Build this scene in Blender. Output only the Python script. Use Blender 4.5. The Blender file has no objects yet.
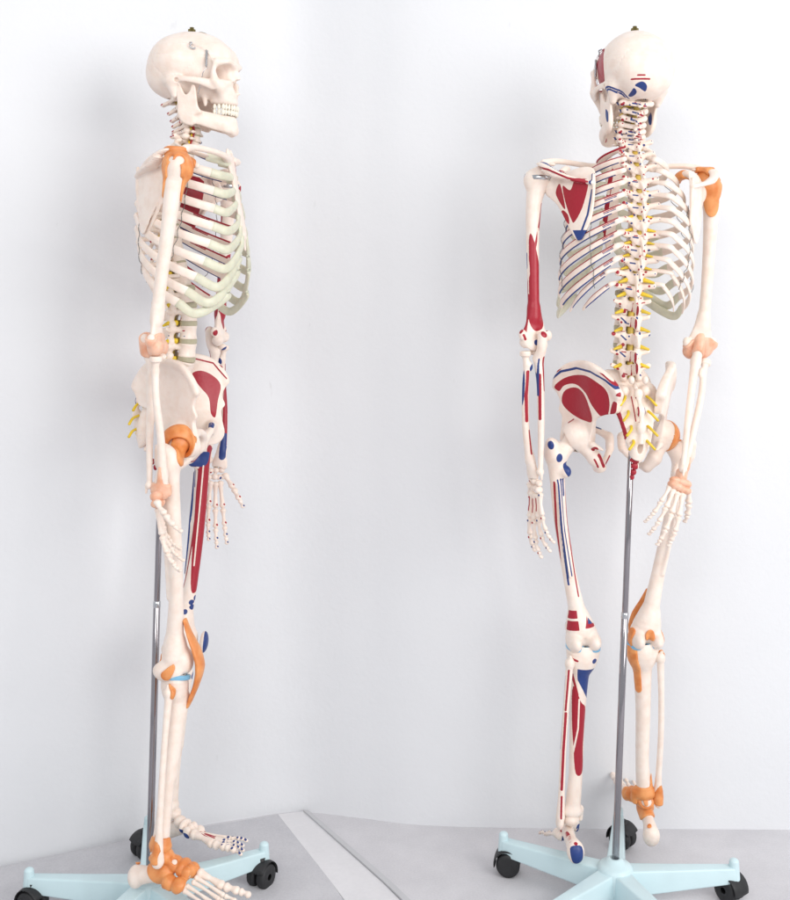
import bpy, math, random
import numpy as np
from mathutils import Vector, Matrix
random.seed(7); rng = np.random.RandomState(7)
SC = bpy.context.scene
COL = SC.collection
R = math.radians
F32 = np.float32

# ------------------------------------------------------------------ signed-distance modelling
def sm(a, b, k):
    if k <= 0: return np.minimum(a, b)
    h = np.clip(.5 + .5*(b-a)/k, 0, 1)
    return b + (a-b)*h - k*h*(1-h)
def crom(pts, n=8):
    P = np.array(pts, float)
    if len(P) < 3:
        t = np.linspace(0, 1, n)[:, None]; return P[0]*(1-t)+P[-1]*t
    Q = np.vstack([2*P[0]-P[1], P, 2*P[-1]-P[-2]]); out = []
    for i in range(1, len(Q)-2):
        for t in np.linspace(0, 1, n, endpoint=False):
            a, b, c, d = Q[i-1], Q[i], Q[i+1], Q[i+2]
            out.append(.5*((2*b)+(-a+c)*t+(2*a-5*b+4*c-d)*t*t+(-a+3*b-3*c+d)*t**3))
    out.append(Q[-2]); return np.array(out)
def poly_sd(x, y, poly):
    P = np.array(poly, float); d = np.full(np.shape(x), 1e9, F32); ins = np.zeros(np.shape(x), bool); n = len(P)
    for i in range(n):
        a = P[i]; b = P[(i+1) % n]; e = b-a
        t = np.clip(((x-a[0])*e[0]+(y-a[1])*e[1])/(e@e+1e-12), 0, 1)
        d = np.minimum(d, (x-a[0]-t*e[0])**2+(y-a[1]-t*e[1])**2)
        c = (a[1] > y) != (b[1] > y)
        with np.errstate(divide='ignore', invalid='ignore'):
            xx = (b[0]-a[0])*(y-a[1])/(b[1]-a[1]+1e-12)+a[0]
        ins ^= c & (x < xx)
    d = np.sqrt(d); return np.where(ins, -d, d)
def smooth_poly(poly, n=5):
    P = list(poly); Q = np.array([P[-1]]+P+[P[0], P[1]], float); out = []
    for i in range(1, len(Q)-2):
        for t in np.linspace(0, 1, n, endpoint=False):
            a, b, c, d = Q[i-1], Q[i], Q[i+1], Q[i+2]
            out.append(.5*((2*b)+(-a+c)*t+(2*a-5*b+4*c-d)*t*t+(-a+3*b-3*c+d)*t**3))
    return out
def line_d(x, y, pts):
    d = np.full(np.shape(x), 1e9); P = np.array(pts, float)
    for a, b in zip(P[:-1], P[1:]):
        e = b-a; t = np.clip(((x-a[0])*e[0]+(y-a[1])*e[1])/(e@e+1e-12), 0, 1)
        d = np.minimum(d, (x-a[0]-t*e[0])**2+(y-a[1]-t*e[1])**2)
    return np.sqrt(d)

class Vol:
    def __init__(s, lo, hi, h):
        s.h = h; s.lo = np.array(lo, float); hi = np.array(hi, float)
        n = np.ceil((hi-s.lo)/h).astype(int)+1
        s.ax = [(s.lo[i]+np.arange(n[i])*h).astype(F32) for i in range(3)]
        s.d = np.full(n, .05, F32)
    def box(s, lo, hi, m):
        sl = []
        for i in range(3):
            a = max(0, int((lo[i]-m-s.lo[i])/s.h)); b = min(len(s.ax[i]), int((hi[i]+m-s.lo[i])/s.h)+2)
            if b <= a: return None
            sl.append(slice(a, b))
        X = s.ax[0][sl[0]][:, None, None]; Y = s.ax[1][sl[1]][None, :, None]; Z = s.ax[2][sl[2]][None, None, :]
        return tuple(sl), X, Y, Z
    def put(s, sl, v, k, op):
        o = s.d[sl]
        if op == 'u': s.d[sl] = sm(o, v, k)
        elif op == 's': s.d[sl] = -sm(-o, v, k)
        else: s.d[sl] = -sm(-o, -v, k)
    def cone(s, a, b, ra, rb, k=.004, op='u'):
        a = np.array(a, float); b = np.array(b, float); r = max(ra, rb)
        q = s.box(np.minimum(a, b), np.maximum(a, b), r+k+3*s.h)
        if q is None: return s
        sl, X, Y, Z = q; e = b-a; L = e@e+1e-12
        t = np.clip(((X-a[0])*e[0]+(Y-a[1])*e[1]+(Z-a[2])*e[2])/L, 0, 1)
        v = np.sqrt((X-a[0]-t*e[0])**2+(Y-a[1]-t*e[1])**2+(Z-a[2]-t*e[2])**2)-(ra+(rb-ra)*t)
        s.put(sl, v.astype(F32), k, op); return s
    def tube(s, pts, rs, k=.004, n=5, op='u'):
        P = crom(pts, n); t0 = np.linspace(0, 1, len(rs)); rr = np.interp(np.linspace(0, 1, len(P)), t0, rs)
        lo = P.min(0); hi = P.max(0); q = s.box(lo, hi, max(rs)+k+3*s.h)
        sl, X, Y, Z = q; v = np.full(s.d[sl].shape, 1e3, F32)
        for i in range(len(P)-1):
            a, b = P[i], P[i+1]; e = b-a; L = e@e+1e-12
            t = np.clip(((X-a[0])*e[0]+(Y-a[1])*e[1]+(Z-a[2])*e[2])/L, 0, 1)
            v = np.minimum(v, np.sqrt((X-a[0]-t*e[0])**2+(Y-a[1]-t*e[1])**2+(Z-a[2]-t*e[2])**2)-(rr[i]+(rr[i+1]-rr[i])*t))
        s.put(sl, v.astype(F32), k, op); return s
    def flat(s, pts, ru, rn, nrm, k=.003, n=5, op='u'):
        """tube of elliptic section: half width ru across, rn along the direction nrm"""
        P = crom(pts, n); N = len(P); f = lambda r: np.interp(np.linspace(0, 1, N), np.linspace(0, 1, len(r)), r)
        ru = f(ru); rn = f(rn); nrs = np.array(nrm, float); nrs = np.tile(nrs, (2, 1)) if nrs.ndim == 1 else nrs; nrs = np.stack([f(nrs[:, i]) for i in range(3)], 1); nrs /= np.linalg.norm(nrs, axis=1)[:, None]
        sl, X, Y, Z = s.box(P.min(0), P.max(0), max(ru.max(), rn.max())+k+3*s.h); v = np.full(s.d[sl].shape, 1e3, F32)
        for i in range(N-1):
            a, b = P[i], P[i+1]; e = b-a; L = e@e+1e-12
            t = np.clip(((X-a[0])*e[0]+(Y-a[1])*e[1]+(Z-a[2])*e[2])/L, 0, 1)
            dx = X-a[0]-t*e[0]; dy = Y-a[1]-t*e[1]; dz = Z-a[2]-t*e[2]
            nr = (nrs[i]+nrs[i+1])/2; w = dx*nr[0]+dy*nr[1]+dz*nr[2]; l2 = np.maximum(dx*dx+dy*dy+dz*dz-w*w, 0)
            U = ru[i]+(ru[i+1]-ru[i])*t; W = rn[i]+(rn[i+1]-rn[i])*t
            q0 = np.sqrt(l2/U**2+w*w/W**2); q1 = np.sqrt(l2/U**4+w*w/W**4)+1e-6
            v = np.minimum(v, q0*(q0-1)/q1)
        s.put(sl, v.astype(F32), k, op); return s
    def ell(s, c, r, k=.004, op='u', rz=0, rx=0, ry=0):
        m = max(r)
        q = s.box(np.array(c), np.array(c), m+k+3*s.h)
        if q is None: return s
        sl, X, Y, Z = q; x = X-c[0]; y = Y-c[1]; z = Z-c[2]
        if rz: a = R(-rz); x, y = x*math.cos(a)-y*math.sin(a), x*math.sin(a)+y*math.cos(a)
        if rx: a = R(-rx); y, z = y*math.cos(a)-z*math.sin(a), y*math.sin(a)+z*math.cos(a)
        if ry: a = R(-ry); z, x = z*math.cos(a)-x*math.sin(a), z*math.sin(a)+x*math.cos(a)
        k0 = np.sqrt((x/r[0])**2+(y/r[1])**2+(z/r[2])**2); k1 = np.sqrt((x/r[0]**2)**2+(y/r[1]**2)**2+(z/r[2]**2)**2)+1e-6
        s.put(sl, (k0*(k0-1)/k1).astype(F32), k, op); return s
    def cyl(s, c, rx, ry, hz, rd=.002, k=.003, op='u', waist=0):
        sl, X, Y, Z = s.box(np.array(c)-[rx, ry, hz], np.array(c)+[rx, ry, hz], k+3*s.h)
        z = Z-c[2]; w = 1-waist*(1-(z/hz)**2)
        q = np.sqrt(((X-c[0])/rx)**2+((Y-c[1])/ry)**2)
        a = (q-w)*min(rx, ry)+rd; b = np.abs(z)-hz+rd
        v = np.minimum(np.maximum(a, b), 0)+np.sqrt(np.maximum(a, 0)**2+np.maximum(b, 0)**2)-rd
        s.put(sl, v.astype(F32), k, op); return s
    def plate(s, poly, O, U, V, W, w0, th, k=.003, op='u', ext=.03):
        """thin curved sheet with outline poly(u,v), offset w0(u,v) along W, thickness th(u,v)"""
        P = np.array(poly); O = np.array(O, float); U, V, W = [np.array(a, float)/np.linalg.norm(a) for a in (U, V, W)]
        c = [O+U*p[0]+V*p[1]+W*e for p in P for e in (-ext, ext)]
        sl, X, Y, Z = s.box(np.min(c, 0), np.max(c, 0), .004)
        x = X-O[0]; y = Y-O[1]; z = Z-O[2]
        u = x*U[0]+y*U[1]+z*U[2]; v_ = x*V[0]+y*V[1]+z*V[2]; w = x*W[0]+y*W[1]+z*W[2]
        pd = poly_sd(u, v_, poly); t = th(u, v_) if callable(th) else th; rd = .0018
        a = pd+rd; b = np.abs(w-w0(u, v_))-t*.5+rd
        r = np.minimum(np.maximum(a, b), 0)+np.sqrt(np.maximum(a, 0)**2+np.maximum(b, 0)**2)-rd
        s.put(sl, r.astype(F32), k, op); return s
    def copy(s):
        c = Vol.__new__(Vol); c.h = s.h; c.lo = s.lo; c.ax = s.ax; c.d = s.d.copy(); return c
    def shell(s, regions, t, k=.0015, under=.001):
        """a ligament: the bone surface thickened by t, kept only inside a list of ellipsoids/cones drawn by regions(vol)"""
        m = s.copy(); m.d[:] = .05; regions(m)
        m.d = np.maximum(m.d, -(s.d+under)); m.d = -sm(-(s.d-t), -m.d, k); return m
    def mesh(s):
        d = s.d; n = np.array(d.shape); neg = d < 0
        a = neg[:-1, :-1, :-1].astype(np.int8)
        for i in (0, 1):
            for j in (0, 1):
                for l in (0, 1):
                    if i+j+l: a = a+neg[i:n[0]-1+i, j:n[1]-1+j, l:n[2]-1+l]
        act = (a > 0) & (a < 8); I = np.argwhere(act); idx = np.full(act.shape, -1, np.int32); idx[act] = np.arange(len(I))
        cs = [(i, j, l) for i in (0, 1) for j in (0, 1) for l in (0, 1)]
        val = {c: d[I[:, 0]+c[0], I[:, 1]+c[1], I[:, 2]+c[2]] for c in cs}
        acc = np.zeros((len(I), 3)); cnt = np.zeros(len(I))
        for c in cs:
            for ax in range(3):
                if c[ax]: continue
                e = list(c); e[ax] = 1; e = tuple(e); v0 = val[c]; v1 = val[e]; m = (v0 < 0) != (v1 < 0)
                t = np.where(m, v0/(v0-v1+1e-12), 0); p = np.tile(np.array(c, float), (len(I), 1)); p[:, ax] += t
                acc[m] += p[m]; cnt[m] += 1
        V = (I+acc/cnt[:, None])*s.h+s.lo
        g = [(sum(val[c] for c in cs if c[ax])-sum(val[c] for c in cs if not c[ax])) for ax in range(3)]
        N = np.stack(g, 1); N /= np.linalg.norm(N, axis=1)[:, None]+1e-9
        F = []
        for ax in range(3):
            s0 = [slice(1, -1)]*3; s0[ax] = slice(0, -1); s1 = [slice(1, -1)]*3; s1[ax] = slice(1, None)
            A = neg[tuple(s0)]; B = neg[tuple(s1)]; E = np.argwhere(A != B); off = np.ones(3, int); off[ax] = 0; E = E+off
            o1, o2 = [(1, 2), (2, 0), (0, 1)][ax]
            def nb(i, j):
                q = E.copy(); q[:, o1] -= i; q[:, o2] -= j; return idx[q[:, 0], q[:, 1], q[:, 2]]
            qd = np.stack([nb(1, 1), nb(0, 1), nb(0, 0), nb(1, 0)], 1)
            fl = ~neg[E[:, 0], E[:, 1], E[:, 2]]
            qd[fl] = qd[fl][:, ::-1]; F.append(qd)
        F = np.vstack(F); F = F[(F >= 0).all(1)]
        return V, F, N

# ------------------------------------------------------------------ mesh helpers
def mk(name, V, F, mat, attrs=None, smooth=True):
    me = bpy.data.meshes.new(name); V = np.asarray(V, float); F = np.asarray(F)
    k = F.shape[1]; me.vertices.add(len(V)); me.vertices.foreach_set('co', V.astype(F32).ravel())
    me.loops.add(F.size); me.loops.foreach_set('vertex_index', F.astype(np.int32).ravel())
    me.polygons.add(len(F)); me.polygons.foreach_set('loop_start', np.arange(0, F.size, k, dtype=np.int32))
    me.polygons.foreach_set('use_smooth', np.full(len(F), smooth))
    me.update(calc_edges=True); me.validate()
    for an, av in (attrs or {}).items():
        at = me.attributes.new(an, 'FLOAT', 'POINT'); at.data.foreach_set('value', np.asarray(av, F32))
    me.materials.append(mat); return me
def mirror(V, F): V = V.copy(); V[:, 0] *= -1; return V, F[:, ::-1]
def merge(parts):
    Vs, Fs, o = [], [], 0
    for V, F in parts: Vs.append(V); Fs.append(np.asarray(F)+o); o += len(V)
    return np.vstack(Vs), np.vstack(Fs)
def sweep(pts, ru, rv, up=(0, 0, 1), ns=12, n=6, interp=True, capr=True):
    """swept elliptic bar: half size rv along up, ru across. returns V,F,(t,angle)"""
    P = crom(pts, n) if interp else np.array(pts, float); N = len(P)
    f = lambda r: np.interp(np.linspace(0, 1, N), np.linspace(0, 1, len(r)), r) if np.ndim(r) else np.full(N, r)
    ru = f(ru).copy(); rv = f(rv).copy(); T = np.gradient(P, axis=0); T /= np.linalg.norm(T, axis=1)[:, None]+1e-12
    if capr:
        P = np.vstack([P[0]-T[0]*min(ru[0], rv[0])*.5, P[0], P[1:-1], P[-1], P[-1]+T[-1]*min(ru[-1], rv[-1])*.5])
        T = np.vstack([T[0], T, T[-1]]); ru = np.r_[ru[0]*.55, ru, ru[-1]*.55]; rv = np.r_[rv[0]*.55, rv, rv[-1]*.55]; N += 2
    up = np.array(up, float)
    if up.ndim == 1: up = np.tile(up, (N, 1))
    elif len(up) != N: up = np.array([np.interp(np.linspace(0, 1, N), np.linspace(0, 1, len(up)), up[:, i]) for i in range(3)]).T
    S = np.cross(T, up); S /= np.linalg.norm(S, axis=1)[:, None]+1e-9; Uv = np.cross(S, T)
    a = np.linspace(0, 2*math.pi, ns, endpoint=False)
    V = P[:, None]+S[:, None]*(ru[:, None]*np.cos(a))[..., None]+Uv[:, None]*(rv[:, None]*np.sin(a))[..., None]
    V = V.reshape(-1, 3); i = np.arange(N-1)[:, None]*ns; j = np.arange(ns)[None]; j2 = (j+1) % ns
    Fq = np.stack([i+j, i+j2, i+ns+j2, i+ns+j], -1).reshape(-1, 4)
    c0 = len(V); V = np.vstack([V, P[0], P[-1]]); j = np.arange(ns); j2 = (j+1) % ns
    cap1 = np.stack([np.full(ns, c0), j2, j, np.full(ns, c0)], 1); cap2 = np.stack([np.full(ns, c0+1), (N-1)*ns+j, (N-1)*ns+j2, np.full(ns, c0+1)], 1)
    # caps as degenerate-free quads: pair up triangles
    q1 = np.stack([np.full(ns//2, c0), j[1::2]+0, j[0::2], (j[0::2]-1) % ns], 1)
    q2 = np.stack([np.full(ns//2, c0+1), (N-1)*ns+(j[0::2]-1) % ns, (N-1)*ns+j[0::2], (N-1)*ns+j[1::2]], 1)
    t = np.repeat(np.linspace(0, 1, N), ns); t = np.r_[t, 0, 1]; an = np.r_[np.tile(a, N), 0, 0]
    return V, np.vstack([Fq, q1, q2]), (t, an)
def lathe(prof, ns=24, c=(0, 0, 0)):
    P = np.array(prof, float); a = np.linspace(0, 2*math.pi, ns, endpoint=False); N = len(P)
    V = np.stack([P[:, 0:1]*np.cos(a), P[:, 0:1]*np.sin(a), np.repeat(P[:, 1:2], ns, 1)], -1).reshape(-1, 3)+np.array(c)
    i = np.arange(N-1)[:, None]*ns; j = np.arange(ns)[None]; j2 = (j+1) % ns
    return V, np.stack([i+j, i+j2, i+ns+j2, i+ns+j], -1).reshape(-1, 4)
def xf(V, M): V = np.c_[V, np.ones(len(V))]; return (V @ np.array(M).T)[:, :3]

# painted regions: positive value = painted (thresholded in the material, so edges stay crisp)
def paint(V, N, strokes):
    red = np.full(len(V), -.01); blue = red.copy()
    for s in strokes:
        c, kind, ax, data = s[:4]; x = V[:, ax[0]]; y = V[:, ax[1]]
        if kind == 'poly': v = -poly_sd(x, y, smooth_poly(data, 4))
        elif kind == 'hard': v = -poly_sd(x, y, data)
        elif kind == 'dot': v = data[2]-np.hypot((x-data[0]), (y-data[1])*(data[3] if len(data) > 3 else 1))
        elif kind == 'ball': v = data[3]-np.linalg.norm(V-np.array(data[:3]), axis=1)
        else: v = s[5]-line_d(x, y, data)
        if len(s) > 4 and s[4] is not None: v = np.minimum(v, (N@np.array(s[4], float)-.12)*.006)
        if c == 'r': red = np.maximum(red, v)
        elif c == 'b': blue = np.maximum(blue, v)
        else: red = np.minimum(red, -v); blue = np.minimum(blue, -v)
    return {'red_paint': red+.001, 'blue_paint': blue+.001}

# ------------------------------------------------------------------ materials
def mat(name, col, rough=.45, sss=0, metal=0, noise=.0, nscale=40, bump=0, bscale=120, spec=.5, painted=False, coat=0, alpha=1, trans=0, col2=None):
    m = bpy.data.materials.new(name); m.use_nodes = True; nt = m.node_tree; b = nt.nodes['Principled BSDF']; L = nt.links
    b.inputs['Roughness'].default_value = rough; b.inputs['Metallic'].default_value = metal
    b.inputs['Specular IOR Level'].default_value = spec
    if coat: b.inputs['Coat Weight'].default_value = coat; b.inputs['Coat Roughness'].default_value = .15
    if sss: b.inputs['Subsurface Weight'].default_value = sss; b.inputs['Subsurface Radius'].default_value = (1, .6, .4); b.inputs['Subsurface Scale'].default_value = .006
    if trans: b.inputs['Transmission Weight'].default_value = trans
    tc = nt.nodes.new('ShaderNodeTexCoord')
    nz = nt.nodes.new('ShaderNodeTexNoise'); nz.inputs['Scale'].default_value = nscale; nz.inputs['Detail'].default_value = 5; L.new(tc.outputs['Object'], nz.inputs['Vector'])
    rp = nt.nodes.new('ShaderNodeMix'); rp.data_type = 'RGBA'
    c2 = col2 or tuple(c*(1-noise) for c in col)
    rp.inputs['A'].default_value = (*c2, 1); rp.inputs['B'].default_value = (*col, 1)
    mr = nt.nodes.new('ShaderNodeMapRange'); mr.inputs['From Min'].default_value = .35; mr.inputs['From Max'].default_value = .6
    L.new(nz.outputs['Fac'], mr.inputs['Value']); L.new(mr.outputs['Result'], rp.inputs['Factor']); out = rp.outputs['Result']
    if painted:
        for an, pc in (('red_paint', (.36, .008, .024)), ('blue_paint', (.016, .045, .20))):
            a = nt.nodes.new('ShaderNodeAttribute'); a.attribute_name = an
            wob = nt.nodes.new('ShaderNodeTexNoise'); wob.inputs['Scale'].default_value = 260; L.new(tc.outputs['Object'], wob.inputs['Vector'])
            ad = nt.nodes.new('ShaderNodeMath'); ad.operation = 'MULTIPLY_ADD'; L.new(wob.outputs['Fac'], ad.inputs[0]); ad.inputs[1].default_value = .0006; L.new(a.outputs['Fac'], ad.inputs[2])
            g = nt.nodes.new('ShaderNodeMapRange'); g.inputs['From Min'].default_value = .0011; g.inputs['From Max'].default_value = .0015; L.new(ad.outputs[0], g.inputs['Value'])
            mx = nt.nodes.new('ShaderNodeMix'); mx.data_type = 'RGBA'; L.new(g.outputs['Result'], mx.inputs['Factor']); L.new(out, mx.inputs['A']); mx.inputs['B'].default_value = (*pc, 1); out = mx.outputs['Result']
    L.new(out, b.inputs['Base Color'])
    if bump:
        bn = nt.nodes.new('ShaderNodeTexNoise'); bn.inputs['Scale'].default_value = bscale; bn.inputs['Detail'].default_value = 6; L.new(tc.outputs['Object'], bn.inputs['Vector'])
        bp = nt.nodes.new('ShaderNodeBump'); bp.inputs['Strength'].default_value = bump; bp.inputs['Distance'].default_value = .002; L.new(bn.outputs['Fac'], bp.inputs['Height']); L.new(bp.outputs['Normal'], b.inputs['Normal'])
    return m
M = {
 'bone': mat('bone_plastic', (.88, .765, .685), .40, sss=.12, noise=.09, nscale=55, bump=.22, bscale=170, painted=True, col2=(.84, .70, .61)),
 'cart': mat('cartilage_plastic', (.68, .67, .53), .35, sss=.3, noise=.1, nscale=70, bump=.1),
 'disc': mat('disc_rubber', (.46, .42, .29), .45, sss=.1, noise=.15),
 'orange': mat('orange_ligament', (.80, .34, .12), .40, sss=.35, nscale=38, bump=.35, bscale=120, col2=(.66, .21, .05)),
 'salmon': mat('salmon_ligament', (.84, .52, .38), .36, sss=.3, nscale=50, bump=.35, bscale=140, col2=(.76, .38, .24)),
 'yellow': mat('nerve_yellow', (.80, .56, .03), .4, noise=.25),
 'cord': mat('cord_ochre', (.55, .38, .06), .45, noise=.25),
 'red': mat('artery_red', (.40, .012, .025), .35, noise=.2),
 'menis': mat('meniscus_blue', (.22, .50, .72), .3, noise=.2),
 'steel': mat('steel', (.55, .56, .58), .25, metal=1, noise=.1),
 'chrome': mat('chrome', (.36, .34, .36), .12, metal=1, noise=.1, nscale=8),  # base colour darkened to stand in for the reflection of a dark room
 'brass': mat('brass', (.36, .28, .10), .35, metal=1, noise=.4),
 'wire': mat('grey_wire', (.18, .18, .17), .4, metal=.4),
 'teeth': mat('tooth', (.88, .82, .70), .28, noise=.14, nscale=160),
 'base': mat('pale_blue_enamel', (.60, .76, .80), .35, noise=.06, nscale=12, bump=.05, bscale=300),
 'caster': mat('black_rubber', (.018, .018, .020), .55, noise=.3),
}
# ------------------------------------------------------------------ the bones of head and trunk
ME = {}     # finished mesh data, shared by both skeletons
BACK = (0, 1, 0); FRONT = (0, -1, 0); LEFT = (1, 0, 0); RIGHT = (-1, 0, 0)

def build_skull():
    v = Vol((-.088, -.115, -.10), (.088, .11, .085), .0014)
    v.ell((0, .016, .006), (.069, .080, .066), k=0)
    v.ell((0, -.030, .010), (.055, .052, .056), k=.018)
    v.ell((0, .056, -.018), (.053, .038, .040), k=.02); v.ell((0, .006, .022), (.046, .060, .052), k=.03)
    for s in (-1, 1):
        v.ell((s*.032, .030, .016), (.038, .045, .042), k=.02)
        v.ell((s*.022, -.055, .018), (.026, .028, .030), k=.015)
    v.ell((0, .0, -.045), (.040, .055, .020), k=.02)                      # base
    v.ell((0, -.045, -.03), (.030, .035, .035), k=.012)
    for s in (-1, 1):                                                     # temporal hollow
        v.ell((s*.073, -.052, -.012), (.022, .026, .034), k=.012, op='s')
        v.ell((s*.064, -.022, -.055), (.024, .032, .020), k=.008, op='s')
    v.tube([(-.050, -.066, .006), (-.030, -.083, .011), (0, -.086, .004), (.030, -.083, .011), (.050, -.066, .006)], [.0055, .006, .006, .006, .0055], k=.008)
    # upper jaw and cheeks
    v.ell((0, -.066, -.050), (.030, .027, .036), k=.010)
    v.ell((0, -.066, -.070), (.029, .027, .011), k=.006)
    for s in (-1, 1):
        v.cone((s*.022, -.078, -.031), (s*.046, -.066, -.037), .009, .0095, k=.008)
        v.cone((s*.036, -.070, -.046), (s*.022, -.074, -.064), .010, .008, k=.010)
        v.tube([(s*.052, -.064, .007), (s*.053, -.060, -.012), (s*.050, -.062, -.032)], [.0052, .0046, .009], k=.005)
        v.flat([(s*.049, -.058, -.040), (s*.062, -.036, -.035), (s*.067, -.010, -.032), (s*.062, .010, -.030)], [.0105, .0072, .0056, .007], [.0036, .0028, .0028, .005], (1, 0, 0), k=.004)
        v.cone((s*.054, .024, -.036), (s*.051, .019, -.063), .0150, .0065, k=.014)    # mastoid
        v.cone((s*.020, -.030, -.055), (s*.019, -.034, -.078), .006, .004, k=.006)     # pterygoid
        v.cone((s*.040, .014, -.050), (s*.034, .006, -.070), .003, .0015, k=.003)
    v.cone((0, -.084, -.002), (0, -.093, -.018), .0068, .0050, k=.006); v.ell((0, -.074, -.016), (.010, .016, .020), k=.006)    # nasal bones
    v.cone((0, -.090, -.050), (0, -.097, -.050), .004, .002, k=.004)
    for s in (-1, 1):                                                     # orbits
        v.ell((s*.0305, -.078, -.0105), (.0170, .022, .0165), k=.004, op='s', ry=s*-8)
        v.cone((s*.028, -.066, -.011), (s*.016, -.035, -.014), .0145, .005, k=.004, op='s')
        v.ell((s*.0062, -.096, -.037), (.0068, .030, .0115), k=.002, op='s')
        v.ell((s*.066, .011, -.034), (.006, .0045, .0045), k=.002, op='s')
    v.ell((0, -.098, -.028), (.0066, .014, .0080), k=.003, op='s')
    v.ell((0, -.040, -.082), (.020, .036, .012), k=.004, op='s')          # palate
    v.ell((0, .040, -.068), (.013, .016, .020), k=.004, op='s')           # foramen magnum
    for s in (-1, 1): v.ell((s*.016, .030, -.062), (.006, .010, .007), k=.004)
    for s in (-1, 1):                                                     # temporal line and cap seam
        v.tube([(s*.0545, -.062, .002), (s*.058, -.040, .032), (s*.063, .005, .042), (s*.068, .050, .012)], [.0008]*2, k=.004)
    V, F, N = v.mesh()
    # seam of the removable cap and the sutures, cut a little into the surface
    P = V
    plane = P[:, 2]-(.018+.10*(P[:, 1]-.0)*-.05)
    g = np.exp(-(plane/.0009)**2)*(N[:, 2] < .95)*(np.abs(P[:, 1]) < .2)*((P[:, 2] > 0))
    sut = line_d(P[:, 1]+.0012*np.sin(P[:, 2]*900), P[:, 2]+.0012*np.sin(P[:, 1]*1100), [(.075, .028), (.060, -.005), (.035, -.030), (.005, -.022), (-.020, .0)])
    g2 = np.exp(-(sut/.0009)**2)*(np.abs(P[:, 0]) > .02)
    V = V-N*(g*.0006+g2*.0006)[:, None]
    st = [('r', 'poly', (1, 2), [(-.046, -.024), (-.048, .004), (-.040, .032), (-.022, .046), (.004, .042), (.017, .014), (.012, -.012), (-.010, -.028)], (1, 0, 0)),
('r', 'line', (0, 2), [(.014, -.030), (.044, -.030)], BACK, .0016), ('r', 'line', (0, 2), [(.024, -.023), (.036, -.023)], BACK, .0015),
          ('b', 'poly', (0, 2), [(.036, -.041), (.032, -.036), (.024, -.035), (.015, -.042), (.013, -.051), (.020, -.049), (.028, -.045)], BACK),
          ('b', 'poly', (0, 2), [(.036, -.046), (.032, -.047), (.026, -.053), (.027, -.058), (.033, -.055)], BACK),
          ('r', 'ball', None or (0, 2), (.050, .036, -.062, .006))]
    for rr in (.0145, .0095):
        st.append(('b', 'line', (1, 2), [(.026+rr*math.cos(a), -.052+rr*math.sin(a)) for a in np.linspace(-.5, 3.2, 12)], LEFT, .0018))
    ME['skull'] = mk('skull', V, F, M['bone'], paint(V, N, st))
    SK = V
    # lower jaw
    v = Vol((-.066, -.125, -.155), (.066, .03, -.022), .0013)
    for s in (-1, 1):
        v.flat([(0, -.0865, -.1170), (s*.012, -.0830, -.1170), (s*.022, -.070, -.1150), (s*.030, -.054, -.112), (s*.039, -.032, -.107), (s*.047, -.006, -.099)], [.0185, .0185, .0175, .0165, .0150, .013], [.0062, .0060, .0058, .0055, .0048, .0035], [(0, -1, 0), (s*.45, -.9, 0), (s*.8, -.6, 0), (s*.9, -.42, 0), (s*.93, -.36, 0), (s*.96, -.3, 0)], k=.004, n=7)
        v.plate(smooth_poly([(-.022, -.104), (-.018, -.124), (.002, -.118), (.010, -.100), (.013, -.070), (.014, -.046), (.008, -.040), (.004, -.048), (-.004, -.062), (-.013, -.056), (-.018, -.042), (-.024, -.044), (-.027, -.062), (-.030, -.085), (-.036, -.098)], 3),
                (s*.049, 0, 0), (0, 1, 0), (0, 0, 1), (s, 0, 0), lambda a, b: (b+.1)*.10, .0060, k=.012)
        v.ell((s*.054, .010, -.040), (.009, .0048, .0048), k=.003)
    v.ell((0, -.091, -.129), (.014, .0045, .008), k=.010)
    V, F, N = v.mesh()
    ME['mandible'] = mk('mandible', V, F, M['bone'], paint(V, N, [('b', 'poly', (1, 2), [(-.004, -.076), (.006, -.084), (.008, -.100), (.002, -.102), (-.004, -.088)], LEFT),
        ('r', 'line', (1, 2), [(-.080, -.138), (-.060, -.136)], LEFT, .0016), ('r', 'line', (1, 2), [(-.078, -.140), (-.066, -.143)], RIGHT, .001), ('r', 'ball', (0, 1), (.012, -.074, -.128, .005))]))
    # teeth
    for nm, z0, z1, sc in (('upper_teeth', -.0765, -.0865, 1.0), ('lower_teeth', -.0975, -.0875, .96)):
        v = Vol((-.034, -.104, min(z0, z1)-.006), (.034, -.03, max(z0, z1)+.006), .0008)
        for s in (-1, 1):
            u = .004
            for i in range(8):
                w = (.0042, .0036, .0039, .0036, .0036, .0050, .0050, .0045)[i]; ang = u/.030*1.05
                x = s*.028*sc*math.sin(min(ang, 1.45)); y = -.066-.0275*sc*math.cos(min(ang, 1.45))+max(0, ang-1.45)*.030
                v.ell((x, y, z0*.45+z1*.55), (w*.80, w*.74, .0066*rng.uniform(.9, 1.08)), k=.0009)
                u += w*1.72 if i < 7 else 0
        V, F, N = v.mesh(); ME[nm] = mk(nm, V, F, M['teeth'])
    for s, nm in ((1, 'a'), (-1, 'b')):                                   # catches of the removable cap, springs of the jaw
        sf = lambda y, z: np.abs(SK[(np.abs(SK[:, 1]-y) < .004) & (np.abs(SK[:, 2]-z) < .004)][:, 0]).max()
        x = s*(sf(-.016, .038)+.0006); xs = sf(-.046, .012)
        hook = sweep([(x, -.012, .044), (x+s*.003, -.018, .042), (x+s*.004, -.014, .036), (x+s*.002, -.020, .031), (x, -.024, .033)], .0016, .0016, ns=8)[:2]
        pins = [lathe([(0, -.0015), (.0026, -.0015), (.0026, .0018), (0, .0018)], 10) for _ in range(2)]
        ME['catch'+nm] = mk('cap_catch', *merge([hook]), M['steel'])
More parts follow.
